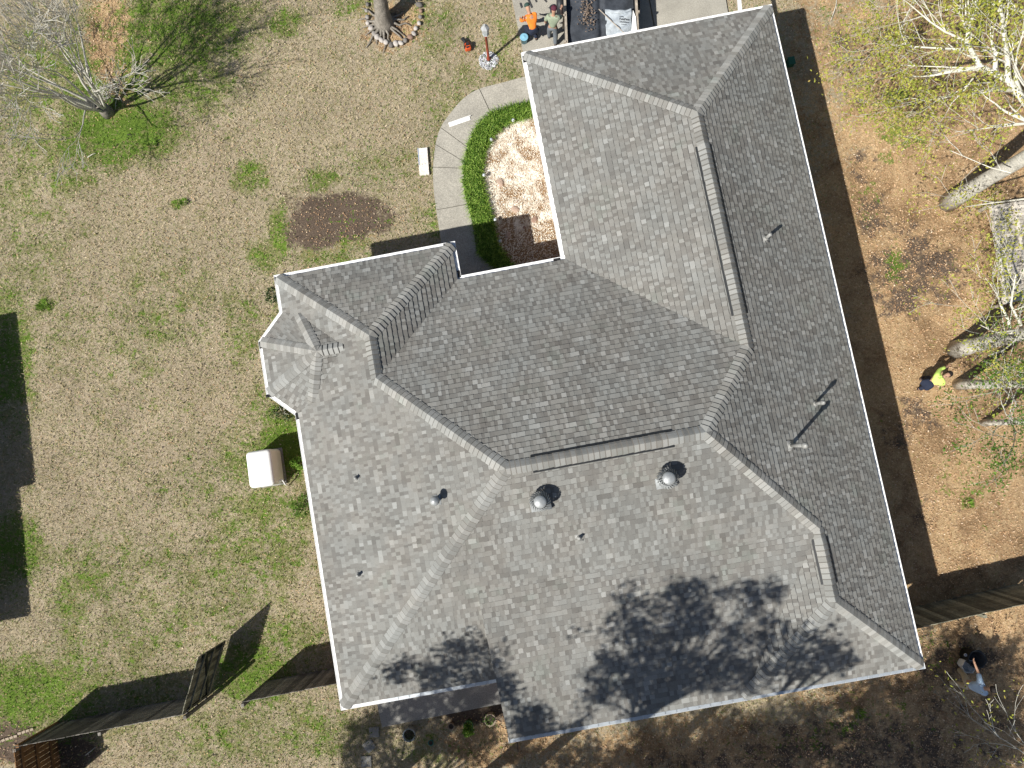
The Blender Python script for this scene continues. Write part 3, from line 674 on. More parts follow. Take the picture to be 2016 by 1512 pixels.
# ------------------------------------------------------------------ fences
def fence(A, B, label, z=1.83, mat='wood_dark', side=1, name='wooden_fence', gate=False):
    frame = M['wood_dark'] if gate else M[mat]
    A = Vector((A[0], A[1], 0)); B = Vector((B[0], B[1], 0)); L = (B - A).length; d = (B - A).normalized(); s_ = Vector((-d.y, d.x, 0)) * side; ang = math.atan2(d.y, d.x)
    t = thing(name, A, label, 'gate' if gate else 'fence'); pk = MB(); x = 0
    while x < L - .05:
        wd = min(.138, L - x); h = z + R.uniform(-.02, .015); c = A + d * (x + wd / 2)
        pk.box((c.x, c.y, -.04 if not gate else .1), wd - .006, .018, h + .02, ang, R.random()); x += .143
    pk.build('picket_panel', M[mat], t)
    for zz in (.35, .95, 1.55):
        rl = MB(); rl.bar(A + s_ * .035 + Vector((0, 0, zz)), B + s_ * .035 + Vector((0, 0, zz)), .04, .09, .6); rl.build('rail', M[mat], t)
    if gate:
        rl = MB(); rl.bar(A + s_ * .036 + Vector((0, 0, .4)), B + s_ * .036 + Vector((0, 0, 1.5)), .035, .09, .3); rl.build('brace', M['vent_black'], t)
        for q in (A + d * .05, B - d * .05): rl = MB(); rl.bar(q + s_ * .036 + Vector((0, 0, .2)), q + s_ * .036 + Vector((0, 0, 1.7)), .09, .036, .1, up=(s_.x, s_.y, 0)); rl.build('stile', M['vent_black'], t)
    else:
        n = max(1, int(round(L / 2.4)))
        for i in range(n + 1):
            c = A + d * (L * i / n) + s_ * .1; ps = MB(); ps.box((c.x, c.y, 0), .09, .09, z - .04, ang, .7); ps.build('post', M[mat], t)
    return t
fC = at(25, 1472, 1.83); fG = at(361, 1407, 1.83)
fence(fC, fG, 'dark weathered picket fence running from the far bottom-left corner to the open gate', side=-1)
g1_ = at(394, 1291, 1.83); fence(fG + (g1_ - fG) * .03, g1_, 'dark wooden gate swung wide open with diagonal brace showing', side=-1, name='gate', gate=True, mat='wood_olive')
fH0 = at(475, 1383, 1.83); dd = (W(1, 0) - W(0, 0)); hx = W(uW + .5, 0)
fH1 = fH0 + W(1, 0) * (uW + .5 - UV(fH0)[0]); fH1 = at(700, 1339, 1.83); fence(fH0, fH1, 'short dark picket fence butting against the west wall of the house', side=-1)
fence((fC.x, fC.y, 0), at(40, 1600, 1.83), 'brown-faced picket fence turning the corner at the bottom left', mat='wood_brown', side=1)
fR0 = at(1790, 1241, 1.83); fR1 = at(2090, 1174, 1.83); fence(fR0, fR1, 'grey-green weathered fence running off to the right from the house corner', side=-1, mat='wood_olive')
def small(name, mbx, mat, label, cat, group=None, smooth=False, org=None):
    v = np.array(mbx.v); c = org if org is not None else (v[:, 0].mean(), v[:, 1].mean(), v[:, 2].min())
    return tag(mbx.build(name, mat, org=c, smooth=smooth), label, cat, group)

exec_trees = True
# ------------------------------------------------------------------ trees
def grow(mb, start, dirv, length, rad, depth, rnd, tips, up=.15, spread=.6, nseg=5, kids=(2, 4), shrink=.68, twist=.25, minr=.006, sides=6):
    p = Vector(start); d = Vector(dirv).normalized(); pts = [p.copy()]; rs = [rad]; sites = []
    for i in range(nseg):
        d = (d + Vector((rnd.gauss(0, twist), rnd.gauss(0, twist), rnd.gauss(0, twist) + up)) * .35).normalized()
        p = p + d * (length / nseg); pts.append(p.copy()); rs.append(max(minr, rad * (1 - .6 * (i + 1) / nseg))); sites.append((p.copy(), d.copy(), rs[-1]))
    mb.tube(pts, rs, sides if rad > .02 else 3, cap=False)
    if depth == 0:
        tips.append((pts[-1], d, length)); tips.append((pts[len(pts) // 2], d, length)); return
    for k in range(rnd.randint(*kids)):
        q, dq, rq = sites[rnd.randint(max(0, nseg // 2 - 1), nseg - 1)] if k else sites[-1]
        ax = dq.orthogonal().normalized(); ax.rotate(Matrix.Rotation(rnd.uniform(0, 6.28), 3, dq)); nd_ = dq.copy(); nd_.rotate(Matrix.Rotation(spread * rnd.uniform(.5, 1.3) * (.5 if k == 0 else 1), 3, ax))
        grow(mb, q, nd_, length * shrink * rnd.uniform(.8, 1.15), max(minr, rq * (.9 if k == 0 else .65)), depth - 1, rnd, tips, up, spread, max(3, nseg - 1), kids, shrink, twist, minr, sides)
def leaves(name, mat, tips, parent, per, spread, size, rnd, tonef=None):
    n = len(tips) * per; c = np.array([[t[0].x, t[0].y, t[0].z] for t in tips]).repeat(per, 0) + rnd.normal(0, spread, (n, 3)) * [1, 1, .7]
    a = rnd.normal(0, 1, (n, 3)); a /= np.linalg.norm(a, axis=1)[:, None]; b = np.cross(a, rnd.normal(0, 1, (n, 3))); b /= np.linalg.norm(b, axis=1)[:, None]
    L = (size * rnd.uniform(.6, 1.3, n))[:, None]; V = np.stack([c - a * L / 2, c + b * L * .24, c + a * L / 2, c - b * L * .24], 1).reshape(-1, 3)
    V -= np.array(ORG[parent.name]); me = bpy.data.meshes.new(name); me.vertices.add(4 * n); me.loops.add(4 * n); me.polygons.add(n)
    me.vertices.foreach_set('co', V.ravel()); me.loops.foreach_set('vertex_index', np.arange(4 * n)); me.polygons.foreach_set('loop_start', np.arange(0, 4 * n, 4)); me.update(calc_edges=True)
    cl = rnd.uniform(0, 1, len(tips)).repeat(per) * .5 + rnd.uniform(0, .5, n)
    me.attributes.new('tone', 'FLOAT', 'FACE').data.foreach_set('value', cl.astype(np.float32)); me.materials.append(mat)
    o = bpy.data.objects.new(name, me); sc.collection.objects.link(o); o.parent = parent; reg(o, ORG[parent.name]); return o

# bare multi-stem tree, top left
rnd = random.Random(11); b0 = at(212, 222); t = thing('bare_tree', (b0.x, b0.y, 0), 'leafless multi-stemmed tree with a vase of pale thin branches at the top left', 'tree')
tb = MB(); tips = []
tb.tube([b0 + Vector((0, 0, -.1)), b0 + Vector((0, .03, .25)), b0 + Vector((0, .05, .5))], [.24, .2, .17], 10)
br = MB()
for k in range(10):
    a = k * 2 * math.pi / 10 + rnd.uniform(-.3, .3); e_ = rnd.uniform(.2, .5); d = Vector((math.cos(a) * e_ - .05, math.sin(a) * e_ + .04, 1))
    grow(br, b0 + Vector((math.cos(a) * .09, math.sin(a) * .09, .3)), d, 2.7, .055, 5, rnd, tips, up=.16, spread=.55, kids=(2, 4), shrink=.66, minr=.007, twist=.3)
tb.build('trunk', M['bark_grey'], t, True); br.build('branches', M['twig'], t, True)

# oak stump-trunk in the stone ring, leaves the frame at the top
b1 = at(757, 46); t = thing('ring_tree', (b1.x, b1.y, 0), 'tree with thick grey trunk and spread surface roots inside the stone ring', 'tree')
tb = MB(); rnd = random.Random(3); tips = []
tb.tube([b1 + Vector(p) for p in ((0, 0, -.1), (0.0, .02, .15), (.02, .07, .5), (.1, .25, 1.3), (.3, .6, 2.4), (.45, .9, 3.2))], [.42, .31, .25, .22, .19, .17], 14)
for k in range(13):
    a = -math.pi / 2 + (k - 6) * .36 + rnd.uniform(-.1, .1); pts = []; L = rnd.uniform(.6, 1.05)
    for i in range(5): s_ = i / 4; pts.append(b1 + Vector((math.cos(a + rnd.uniform(-.12, .12)) * (.12 + L * s_), math.sin(a + rnd.uniform(-.1, .1)) * (.12 + L * s_), .10 * (1 - s_) ** 1.5 + .0)))
    tb.tube(pts, [.07, .05, .035, .025, .012], 6)
tb.build('trunk', M['bark_grey'], t, True)
br = MB()
for k in range(5):
    a = k * 1.3; grow(br, b1 + Vector((.45, .9, 3.1)), (math.cos(a) * .6, math.sin(a) * .6 + .3, 1), 2.4, .09, 3, rnd, tips, spread=.6, minr=.006)
br.build('branches', M['twig'], t, True)
b = MB(); rnd = random.Random(5)
ring = []
for k in range(34):
    a = k / 34 * 2 * math.pi; cx_, cy_ = 775, 22; rx, ry = 53, 66
    px, py = cx_ + rx * math.cos(a) * rnd.uniform(.97, 1.03), cy_ + ry * math.sin(a) * rnd.uniform(.97, 1.03)
    if py < -20: continue
    ring.append((px, py))
cols_w = ['pale', 'white', 'grey', 'tan', 'reddish']
for i, (px, py) in enumerate(ring):
    p = at(px, py); sz = rnd.uniform(.07, .115); tone = rnd.choice((.15, .3, .5, .75, 1, .9)); red = rnd.random() < .2
    q = MB().rock((0, 0, 0), sz * rnd.uniform(1, 1.4), sz, sz * .7, tone, rnd)
    o = q.build('edging_stone', M['rock_red'] if red else M['rock'], org=(0, 0, 0), smooth=True); o.location = (p.x, p.y, .03)
    shade = 'reddish' if red else ('bright white' if tone > .8 else 'pale grey' if tone > .45 else 'dark grey')
    side_ = ('lower' if math.sin(math.atan2(py - 22, px - 775)) > .5 else 'left' if px < 775 else 'right')
    hh = ((0.25 - math.atan2(22 - py, px - 775) / (2 * math.pi)) % 1) * 12; h0 = int(hh); wds = ('twelve', 'one', 'two', 'three', 'four', 'five', 'six', 'seven', 'eight', 'nine', 'ten', 'eleven')
    pos = ('%s o\'clock' % wds[h0]) if hh - h0 < .34 else ('a bit past %s o\'clock' % wds[h0]) if hh - h0 < .67 else ('just before %s o\'clock' % wds[(h0 + 1) % 12])
    tag(o, '%s stone of the ring round the grey trunk, at %s' % (shade, pos), 'stone', 'stones edging the tree ring')

# pale-barked trees on the right
def limb(mb, pts, r0, r1, sides=8):
    n = len(pts); dn = dense([tuple(p) for p in pts], 3) if False else pts
    mb.tube(dn, [r0 + (r1 - r0) * i / (n - 1) for i in range(n)], sides, cap=False)
def pale_tree(px, py, r, h, label, lean=(0, 0), crown_r=2.2, seed=1, extra=None, dens=10, zc=.5, leafm='leaf_yellow', kids=7, depth=3):
    rnd = random.Random(seed); b0 = at(px, py); t = thing('tree', (b0.x, b0.y, 0), label, 'tree', 'pale-barked trees along the right edge'); tb = MB(); tips = []
    N = 8; P = []
    for i in range(N + 1):
        s_ = i / N; P.append(b0 + Vector((lean[0] * s_ * h + rnd.gauss(0, .02 * r * 8) * s_, lean[1] * s_ * h + rnd.gauss(0, .02 * r * 8) * s_, -.1 + (h + .1) * s_)))
    tb.tube(P, [r * (1.25 if i == 0 else 1.0) * (1 - .62 * i / N) for i in range(N + 1)], 14)
    br = MB()
    for k in range(kids):
        s_ = zc + (1 - zc) * (k / max(1, kids - 1)); i = min(N - 1, int(s_ * N)); q = P[i].lerp(P[i + 1], s_ * N - i) if s_ < 1 else P[-1]; a = k * 2.4 + rnd.uniform(0, .5)
        grow(br, q, (math.cos(a), math.sin(a), .45), crown_r * rnd.uniform(.6, .95), r * .28, depth, rnd, tips, up=.12, spread=.65, kids=(2, 4), minr=.006)
    if extra:
        for pts, r0, r1 in extra:
            V = [at(*p) if len(p) == 3 else p for p in pts]
            br.tube(V, [r0 + (r1 - r0) * i / (len(V) - 1) for i in range(len(V))], 7, cap=False)
            for i in range(1, len(V)):
                L_v = (V[i] - V[i - 1]).length
                for _ in range(2 if L_v > .3 else 1):
                    q = V[i - 1].lerp(V[i], rnd.uniform(.2, 1)); d = (V[i] - V[i - 1]).normalized(); d = (d + Vector((rnd.gauss(0, .6), rnd.gauss(0, .6), rnd.gauss(.1, .4)))).normalized()
                    grow(br, q, d, rnd.uniform(.7, 1.2), max(r1, .014), 2, rnd, tips, up=.05, spread=.6, kids=(2, 3), minr=.005)
    tb.build('trunk', M['bark_white'], t, True); br.build('branches', M['twig_white'], t, True)
    leaves('crown', M[leafm], tips, t, dens, .17, .088, np.random.RandomState(seed), None); return t
ex1 = [([(1985, 158, 4.6), (1983, 111, 4.9), (1975, 55, 5.2), (1970, 20, 5.4), (1968, -60, 5.8)], .075, .03),
       ([(1930, 132, 4.6), (1903, 84, 4.8), (1908, 48, 5.0), (1922, 20, 5.2), (1918, -40, 5.5)], .07, .025),
       ([(1903, 98, 4.8), (1850, 95, 4.7), (1800, 92, 4.6), (1776, 86, 4.6)], .035, .012),
       ([(1900, 80, 4.8), (1860, 62, 5.0), (1830, 42, 5.0), (1795, 12, 5.1)], .035, .012),
       ([(1905, 62, 4.9), (1893, 35, 5.1), (1885, 22, 5.2)], .025, .01),
       ([(1915, 134, 4.6), (1860, 132, 4.6), (1770, 128, 4.4)], .025, .01),
       ([(1915, 155, 4.5), (1905, 170, 4.3), (1870, 207, 4.2)], .03, .012),
       ([(1905, 168, 4.4), (1865, 192, 4.2), (1820, 198, 4.2), (1790, 192, 4.1)], .018, .008),
       ([(2100, 290, 5.3), (2040, 230, 5.0), (1985, 158, 4.6), (1930, 132, 4.6)], .11, .08),
       ([(1983, 108, 4.8), (1935, 98, 4.8)], .03, .015), ([(2000, 60, 5.2), (1985, 75, 5.0), (1935, 40, 5.1)], .03, .015),
       ([(1990, 340, 4.0), (1950, 330, 4.0), (1870, 296, 3.8)], .02, .008), ([(2030, 390, 3.2), (1950, 400, 2.4), (1895, 408, 1.2)], .03, .012)]
pale_tree(1868, 398, .26, 9.0, 'thickest pale trunk on the right, with yellow-green crown of forked white limbs', seed=21, extra=ex1, crown_r=2.4, dens=14)
pale_tree(1882, 688, .25, 8.0, 'middle pale trunk leaning right, just above the worker in yellow and navy', seed=22, crown_r=1.1, dens=9, zc=.62, extra=[([(1990, 655, 3.2), (1985, 630, 3.6), (1970, 600, 3.9), (1958, 560, 4.1)], .05, .015), ([(2000, 650, 3.4), (1960, 655, 3.7), (1930, 640, 3.9)], .03, .01), ([(2010, 640, 3.6), (1990, 600, 4.2), (2000, 540, 4.6)], .04, .015), ([(2010, 660, 3.3), (1975, 690, 3.6), (1945, 700, 3.7)], .03, .01)])
pale_tree(1886, 756, .155, 6.8, 'slim pale trunk standing right beside the worker in yellow and navy', lean=(.0, -.09), seed=23, crown_r=.9, dens=11, zc=.6, leafm='leaf_green', extra=[([(1960, 752, 2.2), (1975, 735, 2.8), (1990, 715, 3.2)], .03, .012), ([(1965, 755, 2.4), (1985, 775, 3.0), (2000, 790, 3.4)], .03, .012)])
pale_tree(1936, 832, .10, 5.4, 'thinnest pale trunk, lowest of those on the right edge', seed=24, lean=(.03, -.03), crown_r=.75, dens=14, zc=.5, leafm='leaf_green', kids=7, extra=[([(1985, 832, 1.6), (1995, 810, 2.2), (2000, 790, 2.8)], .02, .01), ([(1990, 832, 1.8), (2000, 850, 2.4), (1995, 880, 3.0)], .02, .01), ([(1995, 830, 1.9), (1980, 815, 2.6), (1975, 800, 3.0)], .02, .01)])
pale_tree(2080, 1250, .14, 6.0, 'small tree reaching a thin bare branch in from the bottom right edge', seed=31, crown_r=.5, dens=2, zc=.8, kids=2, depth=1, extra=[([(2080, 1530, 2.6), (2030, 1492, 2.3), (1985, 1462, 2.1), (1958, 1446, 2.0)], .016, .005)])
pale_tree(2120, 60, .2, 8.5, 'tree beyond the top right corner holding leafy twigs over the leaf litter', seed=41, crown_r=2.2, dens=13, lean=(-.08, 0), extra=[([(2080, 60, 4.8), (2030, 40, 4.6), (1960, -20, 4.6)], .06, .02), ([(2100, 40, 4.8), (1950, 10, 4.4), (1860, 20, 4.3), (1790, 40, 4.0)], .03, .008), ([(2060, 240, 4.4), (1960, 250, 4.0), (1880, 260, 4.0)], .03, .008), ([(1860, -40, 4.4), (1800, 0, 4.0), (1775, 50, 3.8), (1765, 90, 3.7)], .02, .008)])

# leafy trees standing outside the frame whose shade falls on the south slopes
def shade_tree(x, y, h, hc, rad, label, seed, per=70, clusters=34, size=.16, flat=.7):
    rnd = random.Random(seed); t = thing('shade_tree', (x, y, 0), label, 'tree', 'leafy trees south of the house'); tb = MB(); P = [Vector((x, y, -.1)), Vector((x + .1, y, h * .3)), Vector((x, y + .1, h * .6)), Vector((x, y, h * .92))]
    tb.tube(P, [.3, .22, .16, .05], 10); tips = []
    for k in range(clusters):
        a = rnd.uniform(0, 6.283); rr = rad * math.sqrt(rnd.uniform(.02, 1)); z = hc + rnd.uniform(-1, 1) * rad * flat * math.sqrt(max(0, 1 - (rr / rad) ** 2) * .9 + .1)
        e = Vector((x + math.cos(a) * rr, y + math.sin(a) * rr, z)); s0 = Vector((x, y, max(2, z - rr * .7))); mid_ = s0.lerp(e, .5) + Vector((0, 0, .2))
        tb.tube([s0, mid_, e], [.07, .04, .012], 5, cap=False)
        for j in range(3): tips.append((e + Vector((rnd.gauss(0, .4), rnd.gauss(0, .4), rnd.gauss(0, .25))), None, 1))
    tb.build('trunk', M['bark_grey'], t, True)
    leaves('crown', M['leaf_dark'], tips, t, per, .34, size, np.random.RandomState(seed), None)
def by_shadow(px, py, zs, hc):
    p = at(px, py, zs); return p.x - SH.x * (hc - zs), p.y - SH.y * (hc - zs)
def shade_from(label, blobs, hc, zs, trunk_px, seed, per=125, size=.17, name='shade_tree'):
    """blobs: (px, py, radius px) of the shade; each clump sits up-sun of it, in one crown with limbs"""
    rnd = random.Random(seed); C_ = []
    for bl in blobs:
        px, py, r = bl; p = at(px, py, zs); h = hc + rnd.uniform(-1.3, 1.3); C_.append((Vector((p.x - SH.x * (h - zs), p.y - SH.y * (h - zs), h)), r / 66))
    tx, ty = trunk_px; p = at(tx, ty, zs); x, y = p.x - SH.x * (hc - 2 - zs), p.y - SH.y * (hc - 2 - zs)
    t = thing(name, (x, y, 0), label, 'tree', 'leafy trees south of the house'); tb = MB(); top = Vector((x, y, hc - 2.2))
    tb.tube([Vector((x, y, -.1)), Vector((x + .15, y + .05, hc * .35)), top], [.2, .15, .1], 10); tips = []
    for c, r in C_:
        m1 = top.lerp(c, .5) + Vector((0, 0, -.3 + rnd.gauss(0, .15))); tb.tube([top + Vector((0, 0, -rnd.uniform(0, 2))), m1, c], [.055, .035, .012], 5, cap=False)
        for k in range(int(5 + r * 9)):
            e = c + Vector((rnd.gauss(0, r * .62), rnd.gauss(0, r * .62), rnd.gauss(0, r * .5))); tips.append((e, None, 1)); tb.tube([c, c.lerp(e, .5) + Vector((0, 0, .03)), e], [.012, .009, .005], 3, cap=False)
    tb.build('trunk', M['bark_grey'], t); leaves('crown', M['leaf_dark'], tips, t, per // 6, .13, size, np.random.RandomState(seed)); return t
shade_from('tall leafy tree that shades the low south slope of the roof', [(1225, 1190, 20), (1240, 1225, 34), (1210, 1255, 30), (1255, 1265, 26), (1330, 1165, 24), (1345, 1205, 38), (1375, 1150, 24), (1400, 1215, 42), (1445, 1175, 34), (1480, 1205, 34), (1505, 1180, 20), (1490, 1240, 30),
    (1310, 1235, 34), (1350, 1270, 44), (1410, 1270, 46), (1450, 1300, 40), (1300, 1290, 34), (1330, 1330, 40), (1390, 1335, 44), (1440, 1350, 38), (1270, 1325, 26), (1230, 1330, 26), (1180, 1330, 14), (1200, 1355, 26), (1250, 1370, 32), (1300, 1375, 36), (1350, 1390, 34), (1150, 1385, 24), (1200, 1400, 26), (1140, 1420, 20), (1400, 1395, 24), (1170, 1355, 12), (1280, 1400, 20), (1190, 1425, 26), (1250, 1415, 28), (1310, 1410, 26), (1370, 1400, 24), (1430, 1385, 22), (1130, 1440, 20), (1230, 1390, 22)], 13.5, 4.2, (1300, 1430), 51)
shade_from('leafy tree shading the roof hip near the bottom right', [(1560, 1255, 26), (1600, 1260, 28), (1640, 1275, 20), (1570, 1295, 36), (1620, 1305, 34), (1530, 1310, 30), (1545, 1345, 34), (1600, 1340, 30), (1660, 1320, 14), (1500, 1370, 30), (1640, 1345, 18), (1460, 1385, 20)], 12.5, 3.8, (1560, 1420), 54)
shade_from('smaller leafy tree that shades the roof beside the patio', [(900, 1262, 22), (935, 1265, 26), (960, 1290, 30), (915, 1295, 28), (975, 1320, 26), (935, 1325, 28), (890, 1320, 18), (800, 1320, 22), (830, 1335, 22), (770, 1335, 14), (855, 1350, 20), (985, 1345, 16), (940, 1360, 22), (880, 1375, 24), (820, 1390, 26), (960, 1372, 18), (1000, 1360, 14)], 11.5, 3.6, (960, 1440), 52)
shade_from('leafy tree whose dappled shade covers the patio slab', [(775, 1385, 24), (800, 1410, 26), (770, 1415, 22), (835, 1375, 24), (850, 1400, 26), (880, 1365, 24), (895, 1392, 26), (925, 1355, 24), (935, 1385, 26), (965, 1350, 20), (975, 1372, 24), (820, 1392, 24), (910, 1372, 22), (860, 1385, 22), (950, 1368, 20), (755, 1400, 18)], 9.5, .1, (870, 1450), 66, 120)
shade_from('leafy tree shading the lower left corner of the low roof wing', [(1040, 1405, 22), (1065, 1430, 28), (1020, 1440, 22), (1090, 1440, 24), (1035, 1460, 24), (1120, 1440, 20), (1075, 1455, 20), (1060, 1385, 12), (1018, 1355, 12)], 11, 3.2, (1110, 1480), 53)
def gblobs(seed, x0, x1, y0, y1, n, r0, r1):
    q = random.Random(seed); return [(q.uniform(x0, x1), q.uniform(y0, y1), q.uniform(r0, r1)) for _ in range(n)]
shade_from('leafy tree shading the leaf litter right below the roof edge', gblobs(1, 1250, 1640, 1410, 1580, 80, 20, 50), 10.5, 0, (1460, 1560), 55, 130)
shade_from('leafy tree shading the worker in the pale blue shirt', gblobs(2, 1800, 1990, 1235, 1400, 26, 26, 44) + gblobs(21, 1650, 1990, 1350, 1480, 34, 24, 46), 10, 0, (1930, 1440), 56, 150)
shade_from('leafy tree shading the bottom right corner of the ground', gblobs(3, 1640, 2016, 1430, 1560, 50, 20, 48), 9, 0, (1850, 1560), 59, 130)
shade_from('leafy tree shading the flowerpots by the patio', gblobs(4, 690, 960, 1415, 1500, 18, 14, 32) + [(700, 1440, 22), (720, 1480, 26), (690, 1500, 20)], 8.5, 0, (860, 1540), 57, 130)
shade_from('leafy tree shading the ground at the bottom edge', gblobs(5, 1010, 1260, 1480, 1570, 34, 16, 38), 8.5, 0, (1130, 1600), 58, 120)

# neighbouring house outside the frame on the left: its shadow crosses the lawn
hn = at(66, 780); nb = thing('neighbour_house', (hn.x - 8, hn.y, 0), 'neighbouring low house beyond the left edge of the lawn', 'house')
mb = MB(); wl = MB()
def shp(px, py): p = at(px, py); return Vector((p.x - SH.x * 3.06, p.y - SH.y * 3.06, 0))
n1, n2, n3, n4 = shp(31, 614), shp(66, 950), shp(34, 957), shp(60, 1208)
poly = [n1, n2, n3, n4, n4 + Vector((-9, -1.6, 0)), n1 + Vector((-9, -1.6, 0))]
mb.prism([(p.x, p.y) for p in ccw(poly)], 2.9, 3.06)
cc = sum(poly, Vector()) / 6; q = [p.lerp(cc, .08) for p in poly]; wl.prism([(p.x, p.y) for p in ccw(q)], -.1, 2.9)
top = [p.copy() for p in ccw(poly)]; n = len(top)
mb.add([(p.x, p.y, 3.065) for p in top] + [(cc.x, cc.y, 4.6)], [(i, (i + 1) % n, n) for i in range(n)])
mb.build('roof', M['shingle'], nb); wl.build('wall', M['brick'], nb)

# ------------------------------------------------------------------ garden objects
# lamp post
b0 = at(962, 117); t = thing('lamp_post', (b0.x, b0.y, 0), 'rust-red garden lamp post with glass lantern standing in a gravel circle', 'lamp post')
MB().lathe(b0, [(.07, 0), (.07, .08), (.045, .12), (.04, 1.35), (.055, 1.37), (.04, 1.42)], 14).build('pole', M['red_metal'], t, True)
MB().lathe(b0, [(.05, 1.42), (.11, 1.5)], 6).build('lantern_base', M['galv'], t); l = MB(); l.lathe(b0, [(.15, 1.78), (.13, 1.83), (.05, 1.92), (.02, 1.98), (.03, 2.0), (.001, 2.03)], 6); lo_ = l.build('lantern_roof', M['galv'], t)
MB().lathe(b0, [(.095, 1.5), (.135, 1.78)], 6).build('lantern_glass', M['glass'], lo_)
g = MB(); rnd = random.Random(8)
for k in range(520):
    a = rnd.uniform(0, 6.283); rr = .33 * math.sqrt(rnd.random()); p = b0 + Vector((math.cos(a) * rr, math.sin(a) * rr - .05, .0)); s_ = rnd.uniform(.014, .03); g.rock((p.x, p.y, s_ * .3), s_, s_, s_ * .7, rnd.random(), rnd, 5)
o = g.build('gravel', M['gravel']); tag(o, 'pale grey gravel heaped round the foot of the red lamp post', 'gravel', kind='stuff')
# leaf blower
p = at(921, 96); t = thing('leaf_blower', (p.x, p.y, 0), 'orange leaf blower with black tube lying on the lawn', 'leaf blower')
o = MB().box((p.x, p.y, .03), .22, .26, .2, .3).build('engine', M['orange'], t); bevel(o, .05, 3)
MB().box((p.x + .01, p.y + .03, .225), .09, .1, .05, .3).box((p.x + .02, p.y - .08, .225), .1, .05, .03, .3).build('cover', M['black'], t)
a = at(919, 88, .15); c = at(911, 76, .1); MB().tube([a, a.lerp(c, .5), c], [.06, .055, .07], 12).build('tube', M['black'], t, True)
MB().tube([(p.x - .08, p.y - .12, .2), (p.x - .1, p.y - .02, .33), (p.x - .05, p.y + .08, .28)], .018, 8).build('handle', M['black'], t, True)
# white strip on the path
a = at(884, 246, .06); c = at(925, 232, .06); o = small('gutter_offcut', MB().bar(a, c, .15, .02).bar(a + Vector((.03, .06, .03)), c + Vector((.03, .06, .03)), .012, .07), M['gutter'], 'short white offcut of gutter lying across the curved walk', 'offcut')
# bench slab
bp = [at(x, y, .09) for x, y in ((822, 292), (841, 290), (845, 343), (826, 345))]; c = sum(bp, Vector()) / 4
t = thing('pale_board', (c.x, c.y, 0), 'long pale board lying flat on the lawn beside the curved walk', 'board')
o = MB().prism([(p.x, p.y) for p in ccw(bp)], .0, .09).build('slab', simple('board_pale', (.72, .67, .6), .8, .08, 3, bmp=.1, grit=40), t); bevel(o, .006)
d0 = (bp[3] - bp[0]).normalized(); d1 = (bp[1] - bp[0]).normalized()
MB().bar(bp[0] + d1 * .015 + Vector((0, 0, .004)), bp[3] + d1 * .015 - d0 * .35 + Vector((0, 0, .004)), .03, .01).build('edge_strip', simple('strip_blue', (.3, .36, .46), .4, .08), t)
for q in (.04, .13): k_ = c + d0 * .1 + d1 * (q - .08); MB().lathe((k_.x, k_.y, .088), [(.012, 0), (.012, .006)], 10).build('bolt', M['outlet'], t)
# bed: straw mulch, border grass
def inpoly(x, y, P):
    ins = np.zeros(x.shape, bool); n = len(P)
    for i in range(n):
        x0, y0 = P[i]; x1, y1 = P[(i + 1) % n]; c = ((y0 > y) != (y1 > y)) & (x < (x1 - x0) * (y - y0) / (y1 - y0 + 1e-12) + x0); ins ^= c
    return ins
bedpx = [(1060, 225), (1005, 240), (975, 265), (955, 300), (948, 340), (955, 390), (970, 440), (985, 500), (1000, 545), (1130, 530), (1115, 400), (1085, 260)]
bp = ccw([at(x, y) for x, y in bedpx]); 
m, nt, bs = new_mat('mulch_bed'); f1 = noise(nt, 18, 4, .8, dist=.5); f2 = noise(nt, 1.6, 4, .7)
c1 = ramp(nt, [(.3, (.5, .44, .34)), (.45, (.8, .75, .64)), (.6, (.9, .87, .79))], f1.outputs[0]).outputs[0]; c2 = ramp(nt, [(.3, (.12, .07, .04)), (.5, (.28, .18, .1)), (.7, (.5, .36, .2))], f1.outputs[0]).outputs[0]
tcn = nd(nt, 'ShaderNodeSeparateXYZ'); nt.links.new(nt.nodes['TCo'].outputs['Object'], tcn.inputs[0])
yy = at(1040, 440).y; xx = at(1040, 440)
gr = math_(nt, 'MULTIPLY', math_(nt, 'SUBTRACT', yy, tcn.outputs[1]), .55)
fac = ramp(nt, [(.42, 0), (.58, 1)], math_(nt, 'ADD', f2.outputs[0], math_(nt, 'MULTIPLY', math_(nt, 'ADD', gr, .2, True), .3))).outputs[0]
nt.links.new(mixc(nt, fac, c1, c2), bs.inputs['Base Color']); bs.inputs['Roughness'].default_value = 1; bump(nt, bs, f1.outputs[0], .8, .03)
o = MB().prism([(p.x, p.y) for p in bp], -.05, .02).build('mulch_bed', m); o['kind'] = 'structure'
BO = [(1065, 205), (1035, 210), (1005, 216), (968, 228), (947, 246), (933, 268), (923, 293), (917, 322), (915, 345), (917, 378), (923, 405), (933, 440), (943, 490), (950, 505), (978, 530), (1000, 545)]
BI = [(1070, 226), (1040, 232), (1014, 240), (992, 250), (975, 265), (962, 285), (952, 308), (948, 335), (950, 365), (958, 395), (968, 430), (975, 460), (980, 485), (990, 505), (1010, 525), (1025, 545)]
mo = MB(); rnd = random.Random(9); bo, bi = dense(BO, 6), dense(BI, 6)
V = []; TN = []
